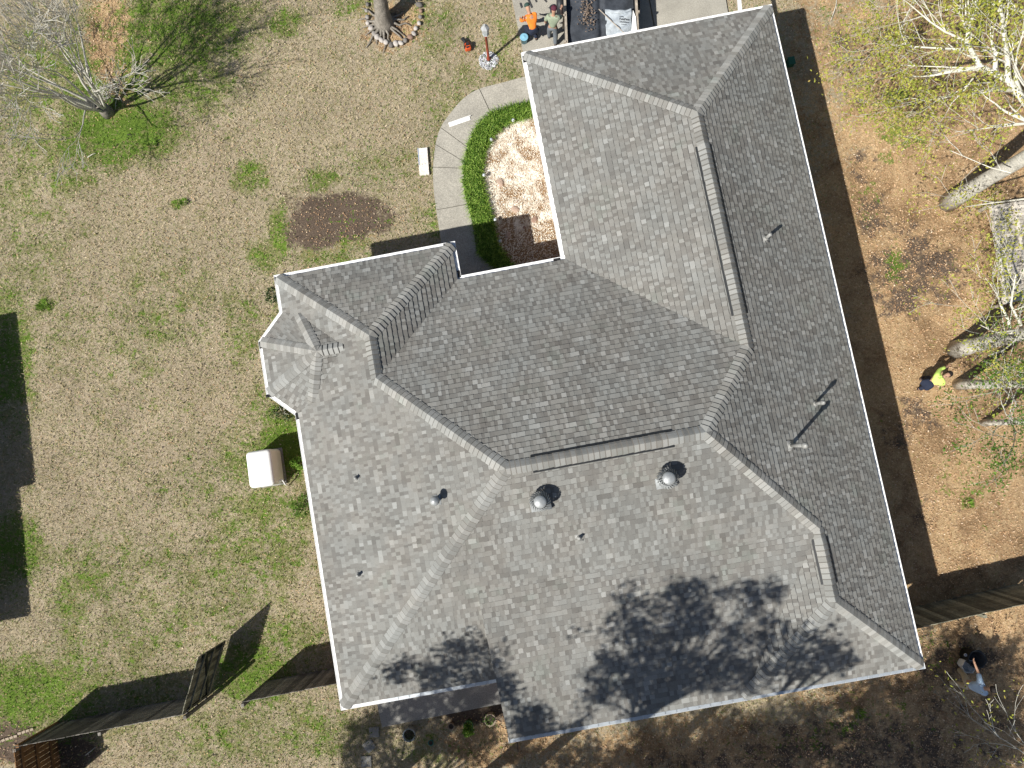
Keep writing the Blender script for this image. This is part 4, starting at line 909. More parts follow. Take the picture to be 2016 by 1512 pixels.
for k in range(15000):
    i = rnd.randint(0, len(bo) - 2); s_ = rnd.random(); w_ = rnd.random(); tpx = lerp(lerp(bo[i], bo[i + 1], s_), lerp(bi[i], bi[i + 1], s_), w_); p = at(*tpx); a = rnd.uniform(0, 6.283)
    d = Vector((math.cos(a), math.sin(a), 0)); sd2 = Vector((-d.y, d.x, 0)) * rnd.uniform(.006, .011); h = rnd.uniform(.08, .32); q = rnd.uniform(.05, .26)
    mo.add([p - sd2, p + sd2, p + d * q * .5 + Vector((0, 0, h)) + sd2 * .8, p + d * q * .5 + Vector((0, 0, h)) - sd2 * .8, p + d * q * 1.2 + Vector((0, 0, h * .8))], [(0, 1, 2, 3), (3, 2, 4)], min(1, max(0, rnd.gauss(.5, .33))))
o = mo.build('border_grass', M['monkey']); tag(o, 'bright green strappy border grass filling the strip inside the curved walk', 'border grass', kind='stuff')
for px, py, wd, rd, lab in ((1052, 432, .14, 1, 'large red-brown rock in the mulch bed near the roof corner'), (1033, 447, .08, 1, 'small reddish rock below the large one in the mulch bed'), (985, 360, .17, 0, 'flat pinkish-tan rock half sunk in the middle of the pale mulch'), (1014, 412, .16, 0, 'flat tan rock at the edge of the roof shadow'), (1018, 397, .06, 1, 'small red stone just above the flat tan rock'), (998, 250, .12, 2, 'pale flat stone between the border grass and the topmost ground light'), (1000, 463, .13, 0, 'rounded rock lying in the roof shadow in the bed')):
    p = at(px, py, .04); q = MB().rock((0, 0, 0), wd, wd * .75, wd * .35, (.45, .5, .9)[rd], rnd, 7); o = q.build('garden_rock', M['rock_red'] if rd == 1 else M['rock'] if rd == 2 else simple('rock_tan', (.42, .31, .24), .9, .15, 6), smooth=False); o.location = p; tag(o, lab, 'rock', 'rocks in the mulch bed')
gl0 = None
for i, (px, py, lab) in enumerate(((1011, 243, 'small round solar ground light nearest the top of the mulch bed'), (968, 281, 'small solar ground light at the upper left bend of the border grass'), (954, 350, 'small solar ground light midway down the border grass'), (976, 437, 'small solar ground light at the shadow edge below the tan rock'), (986, 479, 'small solar ground light lowest in the bed, wholly in shadow'))):
    p = at(px, py); t = thing('ground_light', (p.x, p.y, 0), lab, 'ground light', 'solar lights in the bed')
    MB().tube([p, p + Vector((0, 0, .2))], .012, 8).build('stake', M['black'], t); MB().lathe(p, [(.03, .18), (.055, .2), (.06, .26), (.045, .28)], 14).build('lamp_head', M['galv'], t, True)
    MB().lathe(p, [(.04, .281), (.02, .3), (.001, .305)], 12).build('lens', M['glass'], t, True)
# white tank enclosure with pipes
tp = [at(x, y, 1.05) for x, y in ((478, 892), (528, 884), (543, 952), (492, 963))]; c = sum(tp, Vector()) / 4
t = thing('pump_cover', (c.x, c.y, 0), 'white rounded pump housing with pipes at its corner beside the west wall', 'pump housing')
mt = Matrix.Rotation(math.radians(8), 4, 'Z')
o = MB().box((c.x, c.y, .04), .8, 1.14, 1.0, math.radians(9)).build('cover', M['white'], t); bevel(o, .13, 5); o.data.polygons.foreach_set('use_smooth', [True] * 6)
o = MB().box((c.x + .02, c.y, 0), 0.84, 1.18, .05, math.radians(10)).build('base', M['concrete_dark'], t)
pb = at(541, 945, .5)
MB().tube([pb + Vector((-.15, .12, .1)), pb + Vector((.0, .1, .15)), pb + Vector((.12, -.02, .1)), pb + Vector((.25, .02, .05)), pb + Vector((.27, -.15, -.2)), pb + Vector((.28, -.2, -.5))], .022, 8).build('pipe', M['white'], t, True)
MB().tube([pb + Vector((-.2, -.1, .0)), pb + Vector((-.02, -.12, .02)), pb + Vector((.12, -.1, -.15)), pb + Vector((.2, -.12, -.5))], .025, 8).build('pipe', M['galv'], t, True)
# shrubs by the west wall
def shrub(px, py, r, h, lab, seed, mat='leaf_green', n=260, name='shrub'):
    p = at(px, py); t = thing(name, (p.x, p.y, 0), lab, 'shrub'); rs = random.Random(seed); tips = []; b = MB()
    for k in range(16):
        a = rs.uniform(0, 6.28); rr = r * math.sqrt(rs.random()); e = p + Vector((math.cos(a) * rr, math.sin(a) * rr, h * rs.uniform(.4, 1))); b.tube([p, p.lerp(e, .5) + Vector((0, 0, .05)), e], [.012, .008, .004], 4, cap=False)
        for _ in range(3): tips.append((e + Vector((rs.gauss(0, r * .2), rs.gauss(0, r * .2), rs.gauss(0, .05))), None, 1))
    b.build('stems', M['twig'], t); leaves('foliage', M[mat], tips, t, n // 30, r * .16, .07, np.random.RandomState(seed)); return t
shrub(604, 992, .34, .6, 'rounded dark green shrub tucked under the west gutter below the pump housing', 61, 'leaf_green', 500)
shrub(592, 915, .22, .5, 'small bright shrub between the pump housing and the west gutter', 62, 'monkey', 360)
shrub(545, 585, .25, .45, 'low dark plant under the corner gutter above the bay', 63, 'leaf_dark', 300); shrub(560, 815, .3, .4, 'low dark plant in the nook under the bay gutter', 64, 'leaf_dark', 300)
for i, (px, py, r, h) in enumerate(((88, 603, .2, .12), (300, 285, .15, .08), (1905, 990, .14, .1), (362, 398, .1, .08), (1690, 1402, .15, .12))):
    p = at(px, py); rs = random.Random(i); b = MB()
    for k in range(120):
        a = rs.uniform(0, 6.28); rr = r * math.sqrt(rs.random()) * 1.1; q = p + Vector((math.cos(a) * rr, math.sin(a) * rr, 0)); d = Vector((math.cos(a), math.sin(a), 0)) * rs.uniform(.03, .09); s2 = Vector((-d.y, d.x, 0)).normalized() * .012
        b.add([q - s2, q + s2, q + d + Vector((0, 0, h))], [(0, 1, 2)], rs.uniform(.2, .9))
    small('weed_clump', b, M['monkey'], ('bright green weed clump alone on the dry lawn near the left shadow', 'small green weed clump below the bare tree', 'green weed clump in the leaf litter below the thin trunk', 'tiny green weed clump in the middle of the upper lawn', 'green weed clump in the shade below the roof corner')[i], 'weed', 'green weed clumps')
# pots by the patio
def pot(px, py, r, h, mat, lab, plant=None, seed=1):
    p = at(px, py, h); p.z = 0; t = thing('flowerpot', p, lab, 'flowerpot', 'pots by the patio')
    MB().lathe(p, [(r * .72, 0), (r * .95, h * .9), (r, h * .92), (r, h), (r * .86, h), (r * .8, h * .8), (.001, h * .78)], 24).build('pot', M[mat], t, True)
    MB().lathe(p, [(r * .8, h * .8), (r * .4, h * .84), (.001, h * .86)], 16, cap=False).build('soil', M['soil'], t)
    if plant:
        tips = []; rs = random.Random(seed)
        for k in range(14): a = rs.uniform(0, 6.28); tips.append((p + Vector((math.cos(a) * r * .6, math.sin(a) * r * .6, h + rs.uniform(-.02, .1))), None, 1))
        leaves('plant', M[plant], tips, t, 8, r * .3, .06, np.random.RandomState(seed))
pot(805, 1448, .2, .42, 'pot_grey', 'largest pot, grey-rimmed, at the left below the patio', 'leaf_dark', 1)
pot(965, 1418, .185, .36, 'pot', 'cream-rimmed terracotta pot nearest the low roof edge', 'twig_white' if False else 'leaf_green', 2)
pot(922, 1430, .16, .3, 'pot_green', 'pot overflowing with round bright green plant', 'monkey', 3); shrub(922, 1432, .15, .42, 'ball of bright green foliage growing over its pot', 65, 'monkey', 400)
pot(888, 1431, .1, .2, 'pot', 'smallest brown pot, left of the bright green plant', None, 4)
pot(848, 1463, .085, .12, 'teal', 'tiny teal pot lying right of the grey-rimmed pot', None, 5)
for i, (px, py, s_, a, lab) in enumerate(((737, 1441, .32, .1, 'square stepping stone nearest the patio corner'), (727, 1468, .33, .7, 'tilted stepping stone in the middle of the three'), (721, 1499, .34, .03, 'square stepping stone at the bottom edge of the lawn'))):
    p = at(px, py); o = small('stepping_stone', MB().box((p.x, p.y, -.02), s_, s_, .05, a), M['concrete_dark'], lab, 'paving stone', 'stepping stones'); bevel(o, .015)
# brick edging course lower left
for i in range(9):
    x = 0 + i * 8; y = 1459 - i * 2.6 - (i > 4) * 3; p = at(x, y)
    o = small('edging_brick', MB().box((p.x, p.y, -.02), .11, .075, .07, math.radians(20 + R.uniform(-8, 8))), M['pot'], ('first', 'second', 'third', 'fourth', 'fifth', 'sixth', 'seventh', 'eighth', 'ninth')[i] + ' tan edging brick from the left picture edge, above the corner fence', 'brick', 'tan bricks edging the bottom-left bed')
# green box in the east shadow
p = at(1560, 117, .3); o = small('valve_box', MB().box((p.x, p.y, -.3 + .3), .2, .24, .22, TH).box((p.x, p.y, .22), .23, .27, .03, TH), M['green_plastic'], 'dark green box standing in the shadow of the east gutter', 'box'); bevel(o, .015)
# downspout at the top
a = at(1452, -30, 2.9); c = at(1456, 16, 3.0); t = small('downspout_length', MB().bar(at(1450, -60, 2.6), at(1457, 22, 3.0), .1, .07), M['gutter'], 'length of white downspout sticking out above the garage gutter', 'downspout')
# deck at the right edge
dk = [at(x, y, .5) for x, y in ((1948, 405), (2120, 380), (2150, 560), (1975, 600))]; c = sum(dk, Vector()) / 4
t = thing('wooden_deck', (c.x, c.y, 0), 'grey plank deck under the trees at the right edge', 'deck')
A, B, C_, D_ = dk; pl_ = MB()
for i in range(26): s_ = i / 26; s2 = (i + .9) / 26; pl_.prism([(p.x, p.y) for p in ccw([A.lerp(D_, s_), B.lerp(C_, s_), B.lerp(C_, s2), A.lerp(D_, s2)])], .46, .5, R.random())
pl_.build('planks', M['wood_grey'], t)
for f in (.02, .28, .56, .85): p0, p1 = A.lerp(B, f), D_.lerp(C_, f); MB().bar(p0 + Vector((0, 0, .03)), p1 + Vector((0, 0, .03)), .09, .06, .95).build('rail', M['wood_grey'], t)
for f, g_ in ((0, 0), (1, 0), (0, 1), (1, 1)): p0 = A.lerp(B, f).lerp(D_.lerp(C_, f), g_); MB().box((p0.x, p0.y, 0), .09, .09, .45).build('post', M['wood_grey'], t)

# ------------------------------------------------------------------ trailer with tarps on the driveway
zt = 1.15
T0, T1, T2_, T3_ = at(1104, -190, zt), at(1116, 95, zt), at(1256, 70, zt), at(1238, -215, zt)
c = (T0 + T1 + T2_ + T3_) / 4; t = thing('dump_trailer', (c.x, c.y, 0), 'dark high-sided trailer parked nose-in against the garage, filled with roofing waste', 'trailer')
lg = (T1 - T0); L = lg.length; ly = lg.normalized(); lx = Vector((-ly.y, ly.x, 0)); wT = abs((T2_ - T1).dot(lx)); lx = lx if (T2_ - T1).dot(lx) > 0 else -lx; ang = math.atan2(lx.y, lx.x)
def tl(x, y, z): q = T0 + lx * x + ly * y; return Vector((q.x, q.y, z))
MB().box(tl(wT / 2, L / 2, .45), wT, L, .08, ang).build('bed', M['steel_dark'], t)
for x in (0, wT): MB().bar(tl(x, 0, .82), tl(x, L, .82), .05, .64).build('side_panel', M['steel_dark'], t)
for y in (0, L): MB().bar(tl(0, y, .82), tl(wT, y, .82), .05, .64).build('end_panel', M['steel_dark'], t)
for x in (0, wT): MB().bar(tl(x, 0, zt), tl(x, L, zt), .075, .05).build('top_rail', M['rail'], t)
for y in np.linspace(.3, L - .2, 6):
    for x in (-.05, wT + .05): MB().bar(tl(x, y, .5), tl(x, y, zt + .06), .06, .06, up=(1, 0, 0)).build('stake', M['rail'], t)
for x in (-.12, wT + .12):
    for y in (L * .42, L * .6):
        q = tl(x, y, .36); M4 = Vector(lx).to_track_quat('Z', 'Y').to_matrix().to_4x4(); wh = MB().lathe(q, [(.2, -.1), (.35, -.1), (.36, 0), (.35, .1), (.2, .1)], 20, M=M4).build('wheel', M['black'], t, True)
        MB().lathe(q, [(.19, -.08), (.2, .08)], 16, M=M4).build('rim', M['galv'], wh, True)
MB().bar(tl(wT / 2, -.8, .45), tl(wT / 2, 0, .45), .1, .1).build('tongue', M['steel_dark'], t)
def cloth(name, x0, x1, y0, y1, zf, mat, lab, cat, n=40, outline=None):
    b = MB(); vs = []
    for j in range(n + 1):
        for i in range(n + 1):
            fx, fy = i / n, j / n; x = x0 + (x1 - x0) * fx; y = y0 + (y1 - y0) * fy
            if outline: x, y = outline(fx, fy, x, y)
            vs.append(tl(x, y, zf(fx, fy)))
    b.add(vs, [(j * (n + 1) + i, j * (n + 1) + i + 1, (j + 1) * (n + 1) + i + 1, (j + 1) * (n + 1) + i) for j in range(n) for i in range(n)])
    o = b.build(name, mat, org=(c.x, c.y, .5), smooth=True); s_ = o.modifiers.new('s', 'SOLIDIFY'); s_.thickness = .006; return tag(o, lab, cat)
rn = np.random.RandomState(4); ph = rn.uniform(0, 6.28, (10, 3)); fr_ = rn.uniform(4, 26, (10, 2))
def wrk(fx, fy, am=1): return sum(math.sin(fr_[i, 0] * fx + fr_[i, 1] * fy * 1.5 + ph[i, 0]) for i in range(10)) * .008 * am
cloth('tarp', .04, wT - .04, .05, L - .05, lambda a, b: .95 + .12 * math.sin(a * 3.1) + wrk(a, b, 1.7) - .1 * math.exp(-((a - .5) / .04) ** 2), M['tarp'], 'crumpled black tarp covering the load in the trailer', 'tarp', 70)
xs, ys = wT * .55, L - 1.25
cloth('plastic_sheet', wT * .56, wT * .93, L - 1.3, L - .18, lambda a, b: 1.09 + wrk(a * .6, b * .6, 1.3) + .05 * math.sin(a * 3.1), M['sheet'], 'wrinkled grey printed wrapping sheet lying on the black tarp', 'sheet', 34, lambda fx, fy, x, y: (x + .22 * max(0, fy - .75) * 2 * (1 - fx), y + .1 * abs(math.sin(fx * 3.1)) * (fy < .1)))
for k, (txt, y_, sz) in enumerate((('Roofing', .62, .055), ('FeltPro', .74, .12), ('UNDERLAY', .86, .06), ('synthetic', .94, .04))):
    pass
cu = None
def text(body, org, size, rz, mat, parent, name='print'):
    c_ = bpy.data.curves.new(name, 'FONT'); c_.body = body; c_.size = size; c_.extrude = .001; c_.offset = size * .02
    o = bpy.data.objects.new(name, c_); sc.collection.objects.link(o); dg = bpy.context.evaluated_depsgraph_get(); me = bpy.data.meshes.new_from_object(o.evaluated_get(dg)); bpy.data.objects.remove(o)
    me.materials.append(mat); o = bpy.data.objects.new(name, me); sc.collection.objects.link(o); o.parent = parent; o.location = Vector(org) - ORG[parent.name]; o.rotation_euler = (0, 0, rz); reg(o, org); return o
sheet = [o for o in bpy.data.objects if o.name == 'plastic_sheet'][0]; reg(sheet, sheet.location)
for txt, px, py, sz in (('FELTEX', 1219, 33, .05), ('FeltPro', 1219, 39, .105), ('UNDERLAY', 1220, 44, .06), ('synthetic felt', 1222, 48, .035)):
    text(txt if txt != 'FELTEX' else 'roofing', at(px, py, 1.165), sz, math.radians(-6), M['ink'], sheet)
# white plastic bag edge at the right side
q = MB(); q.add([tl(wT * .95, L - 1.15, 1.17), tl(wT * .98, L - .9, 1.2), tl(wT * .99, L - .2, 1.19), tl(wT * .9, L - .15, 1.12), tl(wT * .93, L - .7, 1.14)], [(0, 1, 2, 3, 4)])
o = small('white_wrap', q, M['white'], 'white plastic wrap bunched along the right rail of the trailer', 'wrap'); o.modifiers.new('s', 'SOLIDIFY').thickness = .03
q = MB(); rnd = random.Random(77)
for k in range(150):
    a = rnd.gauss(0, 1); b_ = rnd.gauss(0, 1); x = wT * .3 + a * .13; y = L - 1.1 + b_ * .3; q.rock(tuple(tl(x, y, 1.11 + .04 * math.exp(-a * a) + rnd.uniform(0, .03))), rnd.uniform(.012, .045), rnd.uniform(.012, .035), .012, rnd.random(), rnd, 5)
o = q.build('debris', M['debris']); tag(o, 'pile of brown shingle scraps and nails on the black tarp', 'debris', kind='stuff')
a, c_ = tl(wT * .47, L - 1.25, 1.18), tl(wT * .86, L - .25, 1.2); small('pole_tool', MB().tube([a, c_], .014, 8), M['rail'], 'long thin pole lying diagonally over the printed sheet', 'pole')
# thin dark strips set on the driveway surface
for i, (x0, y0, x1, y1, wd) in enumerate(((1024, 6, 1027, 15, .05), (1038, -5, 1047, 15, .05), (1053, -3, 1056, 4, .04), (1071, -2, 1076, 4, .04))):
    a, c_ = at(x0, y0, .05), at(x1, y1, .05); small('dark_strip', MB().bar(a, c_, wd, .03), M['steel_dark'], ('short dark strip on the driveway nearest the lawn edge', 'longest dark strip on the driveway', 'tiny dark strip third from the lawn edge', 'tiny dark strip on the driveway nearest the man in the maroon cap')[i], 'bar', 'dark strips on the driveway')
p = at(1032, 83); small('bucket', MB().lathe(p, [(.1, .03), (.13, .3), (.14, .3), (.135, .31), (.11, .3), (.03, .33), (.001, .34)], 18), simple('blue_plastic', (.2, .42, .55), .5, .08), 'light blue round container at the feet of the orange-clad worker', 'container', smooth=True)

# ------------------------------------------------------------------ people
def skin(name, V, E, rad, mat, parent, sub=1):
    me = bpy.data.meshes.new(name); o0 = ORG[parent.name]
    me.from_pydata([tuple(Vector(v) - o0) for v in V], E, []); me.skin_vertices.new() if hasattr(me.skin_vertices, 'new') and not me.skin_vertices else None
    o = bpy.data.objects.new(name, me); sc.collection.objects.link(o); o.parent = parent; reg(o, o0)
    m_ = o.modifiers.new('skin', 'SKIN'); m_.use_smooth_shade = True
    sv = me.skin_vertices[0].data
    for i, r in enumerate(rad): sv[i].radius = (r, r) if not hasattr(r, '__len__') else r; sv[i].use_root = (i == 0)
    s_ = o.modifiers.new('sub', 'SUBSURF'); s_.levels = sub; s_.render_levels = sub
    me.materials.append(mat)
    dg = bpy.context.evaluated_depsgraph_get(); dg.update(); me2 = bpy.data.meshes.new_from_object(o.evaluated_get(dg)); me2.name = name; o.modifiers.clear(); o.data = me2
    return o
MS = simple('skin', (.42, .25, .17), .6, .06); HAIR = simple('hair_dark', (.018, .014, .012), .7)
def person(base, ang, shirt, pants, label, hat=None, bend=0.0, arms=None, stride=.12, knee=0.0, h=1.74, hair=True, tilt=0.3, sleeve=.5, waist=.0):
    """ang: heading; bend: how far the spine pitches forward"""
    t = thing('person', (base.x, base.y, 0), label, 'person'); F_ = Vector((math.cos(ang), math.sin(ang), 0)); S_ = Vector((-F_.y, F_.x, 0)); k = h / 1.74; O = Vector((base.x, base.y, 0))
    def P(f, s, z): return O + F_ * f * k + S_ * s * k + Vector((0, 0, z * k))
    hz = .93 - knee * .35; hip = (-.12 * math.sin(bend) - knee * .15, 0, hz)
    sp = lambda d: (hip[0] + math.sin(bend) * d, 0, hip[2] + math.cos(bend) * d)
    def Sp(d, s=0, off=0): a = sp(d); return P(a[0] + off * math.cos(bend), s, a[2] - off * math.sin(bend))
    V = [P(*hip)]; Rr = [.105]; E = []
    def add(pt, r, par): V.append(pt); Rr.append(r); E.append((par, len(V) - 1)); return len(V) - 1
    wai = add(Sp(.17), .1, 0); ch = add(Sp(.36), .125, wai); nk = add(Sp(.5), .07, ch); nk2 = add(Sp(.56, off=.02), .052, nk)
    hb_ = bend + tilt; hc = sp(.6); H0 = P(hc[0] + math.sin(hb_) * .05, 0, hc[2] + math.cos(hb_) * .05); hA = add(H0, .075, nk2); H1 = P(hc[0] + math.sin(hb_) * .16, 0, hc[2] + math.cos(hb_) * .16); hB = add(H1, .088, hA); H2 = P(hc[0] + math.sin(hb_) * .21, 0, hc[2] + math.cos(hb_) * .21); add(H2, .055, hB)
    nose = P(hc[0] + math.sin(hb_) * .09 + math.cos(hb_) * .095, 0, hc[2] + math.cos(hb_) * .09 - math.sin(hb_) * .095)
    legs = []
    for s_ in (-1, 1):
        hj = add(P(hip[0], s_ * .09, hip[2] - .04), .085, 0); kn = add(P(s_ * stride * .5 + knee * .3 + .02, s_ * .11, hip[2] * .54), .06, hj); an = add(P(s_ * stride, s_ * .12, .09), .042, kn); to = add(P(s_ * stride + .14, s_ * .13, .04), .035, an); legs.append((hj, kn, an, to))
    al = []
    ar = arms or {}
    for s_ in (-1, 1):
        sh = add(Sp(.44, s_ * .17), .062, nk if False else ch); el_t, wr_t = ar.get(s_, ((.05, .24, -.28), (.14, .22, -.5)))
        b_ = sp(.44); el = add(P(b_[0] + el_t[0], s_ * el_t[1], b_[2] + el_t[2]), .045, sh); wr = add(P(b_[0] + wr_t[0], s_ * wr_t[1], b_[2] + wr_t[2]), .032, el)
        dd_ = (V[wr] - V[el]).normalized(); palm = add(V[wr] + dd_ * .07, .034, wr); al.append((sh, el, wr, palm, dd_))
        sdv = dd_.cross(F_ if abs(dd_.dot(F_)) < .9 else Vector((0, 0, 1))).normalized()
        nn = sdv.cross(dd_)
        for q_, (of, ln) in enumerate(((-.027, .06), (-.009, .075), (.009, .07), (.027, .055))):
            f0 = add(V[palm] + sdv * of * k + dd_ * .03, .0095, palm); f1 = add(V[f0] + dd_ * ln * .55 + nn * .01, .0085, f0); add(V[f1] + dd_ * ln * .4 + nn * .025, .0075, f1)
        th = add(V[wr] + dd_ * .04 + sdv * -.04, .011, palm); add(V[th] + dd_ * .035 + sdv * -.02, .009, th)
    body = skin('body', V, E, Rr, MS, t, 1)
    # face details
    fc = MB(); e_c = P(hc[0] + math.sin(hb_) * .12, 0, hc[2] + math.cos(hb_) * .12); fw = (nose - P(hc[0] + math.sin(hb_) * .09, 0, hc[2] + math.cos(hb_) * .09)).normalized()
    ey = MB()
    for s_ in (-1, 1): q = e_c + fw * .082 * k + S_ * s_ * .033; ey.rock(tuple(q), .012, .012, .01, .5, R, 6)
    ey.build('eye', HAIR, t, True)
    ns = MB(); ns.rock(tuple(nose - fw * .005), .016, .014, .02, .5, R, 6); ns.build('nose', MS, t, True)
    # clothes
    sV = [Sp(.0 + waist), Sp(.16 + waist * .6), Sp(.35), Sp(.47), Sp(.52)]; sR = [.135, .13, .155, .11, .07]; sE = [(0, 1), (1, 2), (2, 3), (3, 4)]
    for (sh, el, wr, palm, dd_) in al:
        i = len(sV); sV += [V[sh], V[sh].lerp(V[el], min(1, sleeve * 2))]; sR += [.085, .068 if sleeve <= .5 else .062]; sE += [(2, i), (i, i + 1)]
        if sleeve > .5: sV.append(V[el].lerp(V[wr], .9)); sR.append(.05); sE.append((i + 1, i + 2))
    so_ = skin('shirt', sV, sE, sR, shirt, t, 2)
    pV = [Sp(.07 + waist), P(hip[0], 0, hip[2] - .02)]; pR = [.15, .14]; pE = [(0, 1)]
    for hj, kn, an, to in legs:
        i = len(pV); pV += [V[hj], V[kn], V[an] + Vector((0, 0, .02))]; pR += [.12, .088, .07]; pE += [(1, i), (i, i + 1), (i + 1, i + 2)]
    skin('trousers', pV, pE, pR, pants, t, 2)
    for hj, kn, an, to in legs: skin('shoe', [V[an] - F_ * .04 - Vector((0, 0, .03)), V[to], V[to] + F_ * .08], [(0, 1), (1, 2)], [.05, .048, .035], M['black'], t, 1)
    if hat is not None:
        ax = (H1 - H0).normalized(); M4 = ax.to_track_quat('Z', 'Y').to_matrix().to_4x4(); hb2 = MB(); hb2.lathe(H1 - ax * .01, [(.098, 0), (.1, .03), (.088, .07), (.055, .1), (.001, .112)], 18, M=M4, cap=False)
        ho = hb2.build('cap', hat, t, True); br_ = MB(); c0 = H1 + fw * .1
        br_.add([c0 - S_ * .065 - fw * .02, c0 + S_ * .065 - fw * .02, c0 + S_ * .05 + fw * .06, c0 - S_ * .05 + fw * .06], [(0, 1, 2, 3)]); bo_ = br_.build('brim', hat, ho); bo_.modifiers.new('s', 'SOLIDIFY').thickness = .008
    else:
        ax = (H1 - H0).normalized(); hb2 = MB(); hb2.lathe(H1 - ax * .03 - fw * .012, [(.09, -.03), (.1, .02), (.098, .06), (.075, .1), (.04, .122), (.001, .13)], 18, M=ax.to_track_quat('Z', 'Y').to_matrix().to_4x4(), cap=False); hb2.build('hair', HAIR, t, True)
    return t, V, al, Sp
c_or = simple('shirt_orange', (.8, .22, .03), .7, .12, 8); c_sage = simple('shirt_sage', (.28, .33, .24), .9, .1, 6, bmp=.3); c_navy = simple('trousers_navy', (.018, .024, .045), .9, .1)
c_jean = simple('jeans_grey', (.14, .16, .18), .9, .1); c_yel = simple('shirt_hivis', (.62, .85, .18), .7, .06); c_blue = simple('shirt_blue', (.42, .55, .7), .9, .06, bmp=.2); c_tan = simple('trousers_tan', (.46, .4, .29), .9, .1)
mar = simple('cap_maroon', (.09, .02, .035), .8); dgr = simple('cap_green', (.03, .06, .05), .8)
up_ = math.pi / 2
pr = at(1047, 76); person(pr, math.radians(112), c_or, c_navy, 'crouching worker in an orange high-visibility shirt and dark green cap on the driveway', hat=dgr, bend=.75, knee=.55, arms={-1: ((.15, .22, -.25), (.3, .16, -.42)), 1: ((.12, .26, -.26), (.28, .22, -.42))}, sleeve=1)
pr = at(1087, 83); person(pr, math.radians(82), c_sage, c_jean, 'standing man in a loose sage green shirt and maroon cap beside the trailer', hat=mar, bend=.12, tilt=.25, arms={-1: ((.16, .24, -.2), (.4, .22, -.22)), 1: ((.02, .26, -.27), (.1, .25, -.5))}, sleeve=.5)
pr = at(1808, 757); person(pr, math.radians(28), c_yel, c_navy, 'worker in a bright yellow shirt and navy trousers bending over the leaf litter', hat=None, bend=1.2, knee=.45, h=1.66, arms={-1: ((.1, .22, -.22), (.2, .24, -.45)), 1: ((.2, .24, -.12), (.46, .2, -.2))}, sleeve=1, tilt=.5, waist=.17)
pr = at(1874, 1328); tpp, V_, al_, Sp_ = person(pr, math.radians(20), c_blue, c_tan, 'worker in a pale blue shirt and tan trousers reaching to a white bucket', hat=None, bend=.35, arms={-1: ((.05, .26, -.26), (.12, .28, -.46)), 1: ((.12, .36, -.14), (.16, .58, -.22))}, sleeve=.5, stride=.2)
p = at(1905, 1311, .3); wb = thing('white_bucket', (p.x, p.y, 0), 'white many-sided bucket at the hand of the worker in pale blue', 'bucket')
MB().lathe((p.x, p.y, .02), [(.16, 0), (.215, .36), (.205, .36), (.18, .1), (.001, .09)], 6).build('pail', M['white'], wb); MB().box((p.x + .05, p.y - .05, .385), .17, .15, .012, .4).build('lid', M['dullmetal'], wb)
p = at(1915, 1297, .5); bn = thing('black_bin', (p.x, p.y, 0), 'black bin with a small pale ring, in the shade above the white bucket', 'bin')
MB().lathe((p.x + .1, p.y, 0), [(.2, 0), (.26, .55), (.28, .56), (.24, .56), (.2, .2), (.001, .19)], 18).build('bin_body', M['black'], bn, True)
q = at(1904, 1291, .6); MB().lathe((q.x, q.y, .5), [(.02, 0), (.045, 0), (.045, .03), (.02, .03)], 14, cap=False).build('ring', M['gravel'], bn)
# rake handled tool and fallen sticks
rnd = random.Random(15)
for k, (px, py, L, lab) in enumerate(((212, 185, 1, 'heap of grey sticks against the foot of the bare tree'),)):
    p = at(px, py); b = MB()
    for i in range(60):
        a = rnd.uniform(0, 6.28); s0 = p + Vector((rnd.gauss(0, .25), rnd.gauss(0, .2), rnd.uniform(.03, .25))); d = Vector((math.cos(a), math.sin(a), rnd.gauss(0, .3))) * rnd.uniform(.15, .4); b.tube([s0 - d, s0 + Vector((0, 0, .03)), s0 + d], [.008, .007, .003], 4, cap=False)
    o = b.build('brushwood', M['twig']); tag(o, lab, 'brushwood', kind='stuff')
for k, (px, py, dx, dy, lab) in enumerate(((172, 310, 16, -8, 'thin pale stick on the green patch below the bare tree'), (250, 265, 10, 5, 'small dead twig right of the bare tree foot'), (168, 1487, 20, -16, 'pale stick in the dark corner behind the fence'), (1020, 1480, -8, -30, 'dark cable-like stick beside the low roof wing'), (1636, 40, 12, -50, 'thin bent branch on the litter above the house shadow'))):
    a, c_ = at(px, py, .04), at(px + dx, py + dy, .04); m_ = a.lerp(c_, .5) + Vector((.05, .03, .03)); small('stick', MB().tube([a, m_, c_], [.014, .012, .006], 5), M['twig_white'] if k in (0, 2, 4) else M['twig_dark'], lab, 'stick', 'loose sticks')

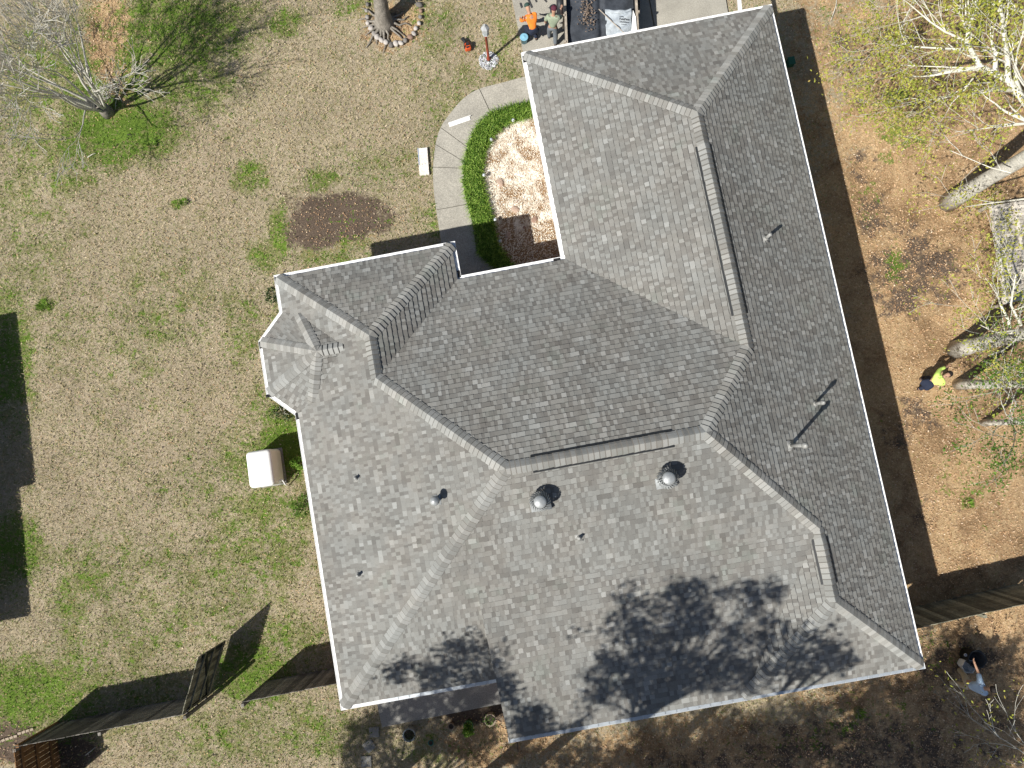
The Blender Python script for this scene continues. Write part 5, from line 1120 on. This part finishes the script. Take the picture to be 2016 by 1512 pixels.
# ------------------------------------------------------------------ loose cover on the ground
def hidden(x, y):
    """under the house, slabs or the bed: skip"""
    u = x * ct + y * st_; v = -x * st_ + y * ct; P = [(a, b) for a, b in wal]
    h_ = inpoly(u, v, P)
    px, py = pix(x, y)
    for q in (outer + inner[::-1], [L_[0], R_[0], R_[3], L_[3]], [(740, 1340), (1020, 1290), (1020, 1388), (750, 1436)], bedpx): h_ |= inpoly(px, py, q)
    return h_
def samp(n, fn, box=(-19, 19, -13, 17)):
    x = NP.uniform(box[0], box[1], n); y = NP.uniform(box[2], box[3], n); px, py = pix(x, y)
    k = (px > -30) & (px < 2046) & (py > -30) & (py < 1542) & ~hidden(x, y); x, y, px, py = x[k], y[k], px[k], py[k]
    ix = np.clip(np.searchsorted(gx, x), 0, nx - 1); iy = np.clip(np.searchsorted(gy, y), 0, ny - 1); pr_ = fn(fg[iy, ix], fl[iy, ix], fs[iy, ix], fp[iy, ix]); k = NP.uniform(0, 1, len(x)) < pr_
    x, y = x[k], y[k]; return np.stack([x, y, gz(x, y)], 1)
p_ = samp(420000, lambda g, l, s, p: np.clip(l - .25, 0, 1) * .9 + .05 + s * .12); scatter('fallen_leaves', M['litter'], p_, .046, np.clip(NP.normal(.5, .19, len(p_)), 0, 1), 'brown and orange fallen leaves carpeting the ground right of the house', 'fallen leaves', .45, 1.9)
p_ = samp(420000, lambda g, l, s, p: np.clip(1 - l * 1.2, 0, 1) * (.8 - s * .8)); tn_ = np.clip(NP.normal(.72, .19, len(p_)), 0, 1)
ix = np.clip(np.searchsorted(gx, p_[:, 0]), 0, nx - 1); iy = np.clip(np.searchsorted(gy, p_[:, 1]), 0, ny - 1); gg = fg[iy, ix]; tn_ = np.where(NP.uniform(0, 1, len(gg)) < gg * .9 + .07, NP.uniform(0, .42, len(gg)), tn_)
scatter('grass', M['grassblade'], p_, .07, tn_, 'short dry and green lawn grass', 'grass', .8, 4.5)
bx = samp(1, lambda g, l, s, p: g * 0 + 1)
xb = NP.uniform(at(940, 300).x, at(1110, 300).x, 9000); yb = NP.uniform(at(1000, 545).y, at(1000, 220).y, 9000); pxb, pyb = pix(xb, yb); kb = inpoly(pxb, pyb, bedpx); pb_ = np.stack([xb[kb], yb[kb], xb[kb] * 0 + .02], 1)
scatter('straw_mulch', M['straw'], pb_, .06, np.clip(NP.normal(.65, .25, len(pb_)), 0, 1), 'pale straw mulch spread over the bed inside the border grass', 'mulch', .35, 3)
print('objects', len(bpy.data.objects))
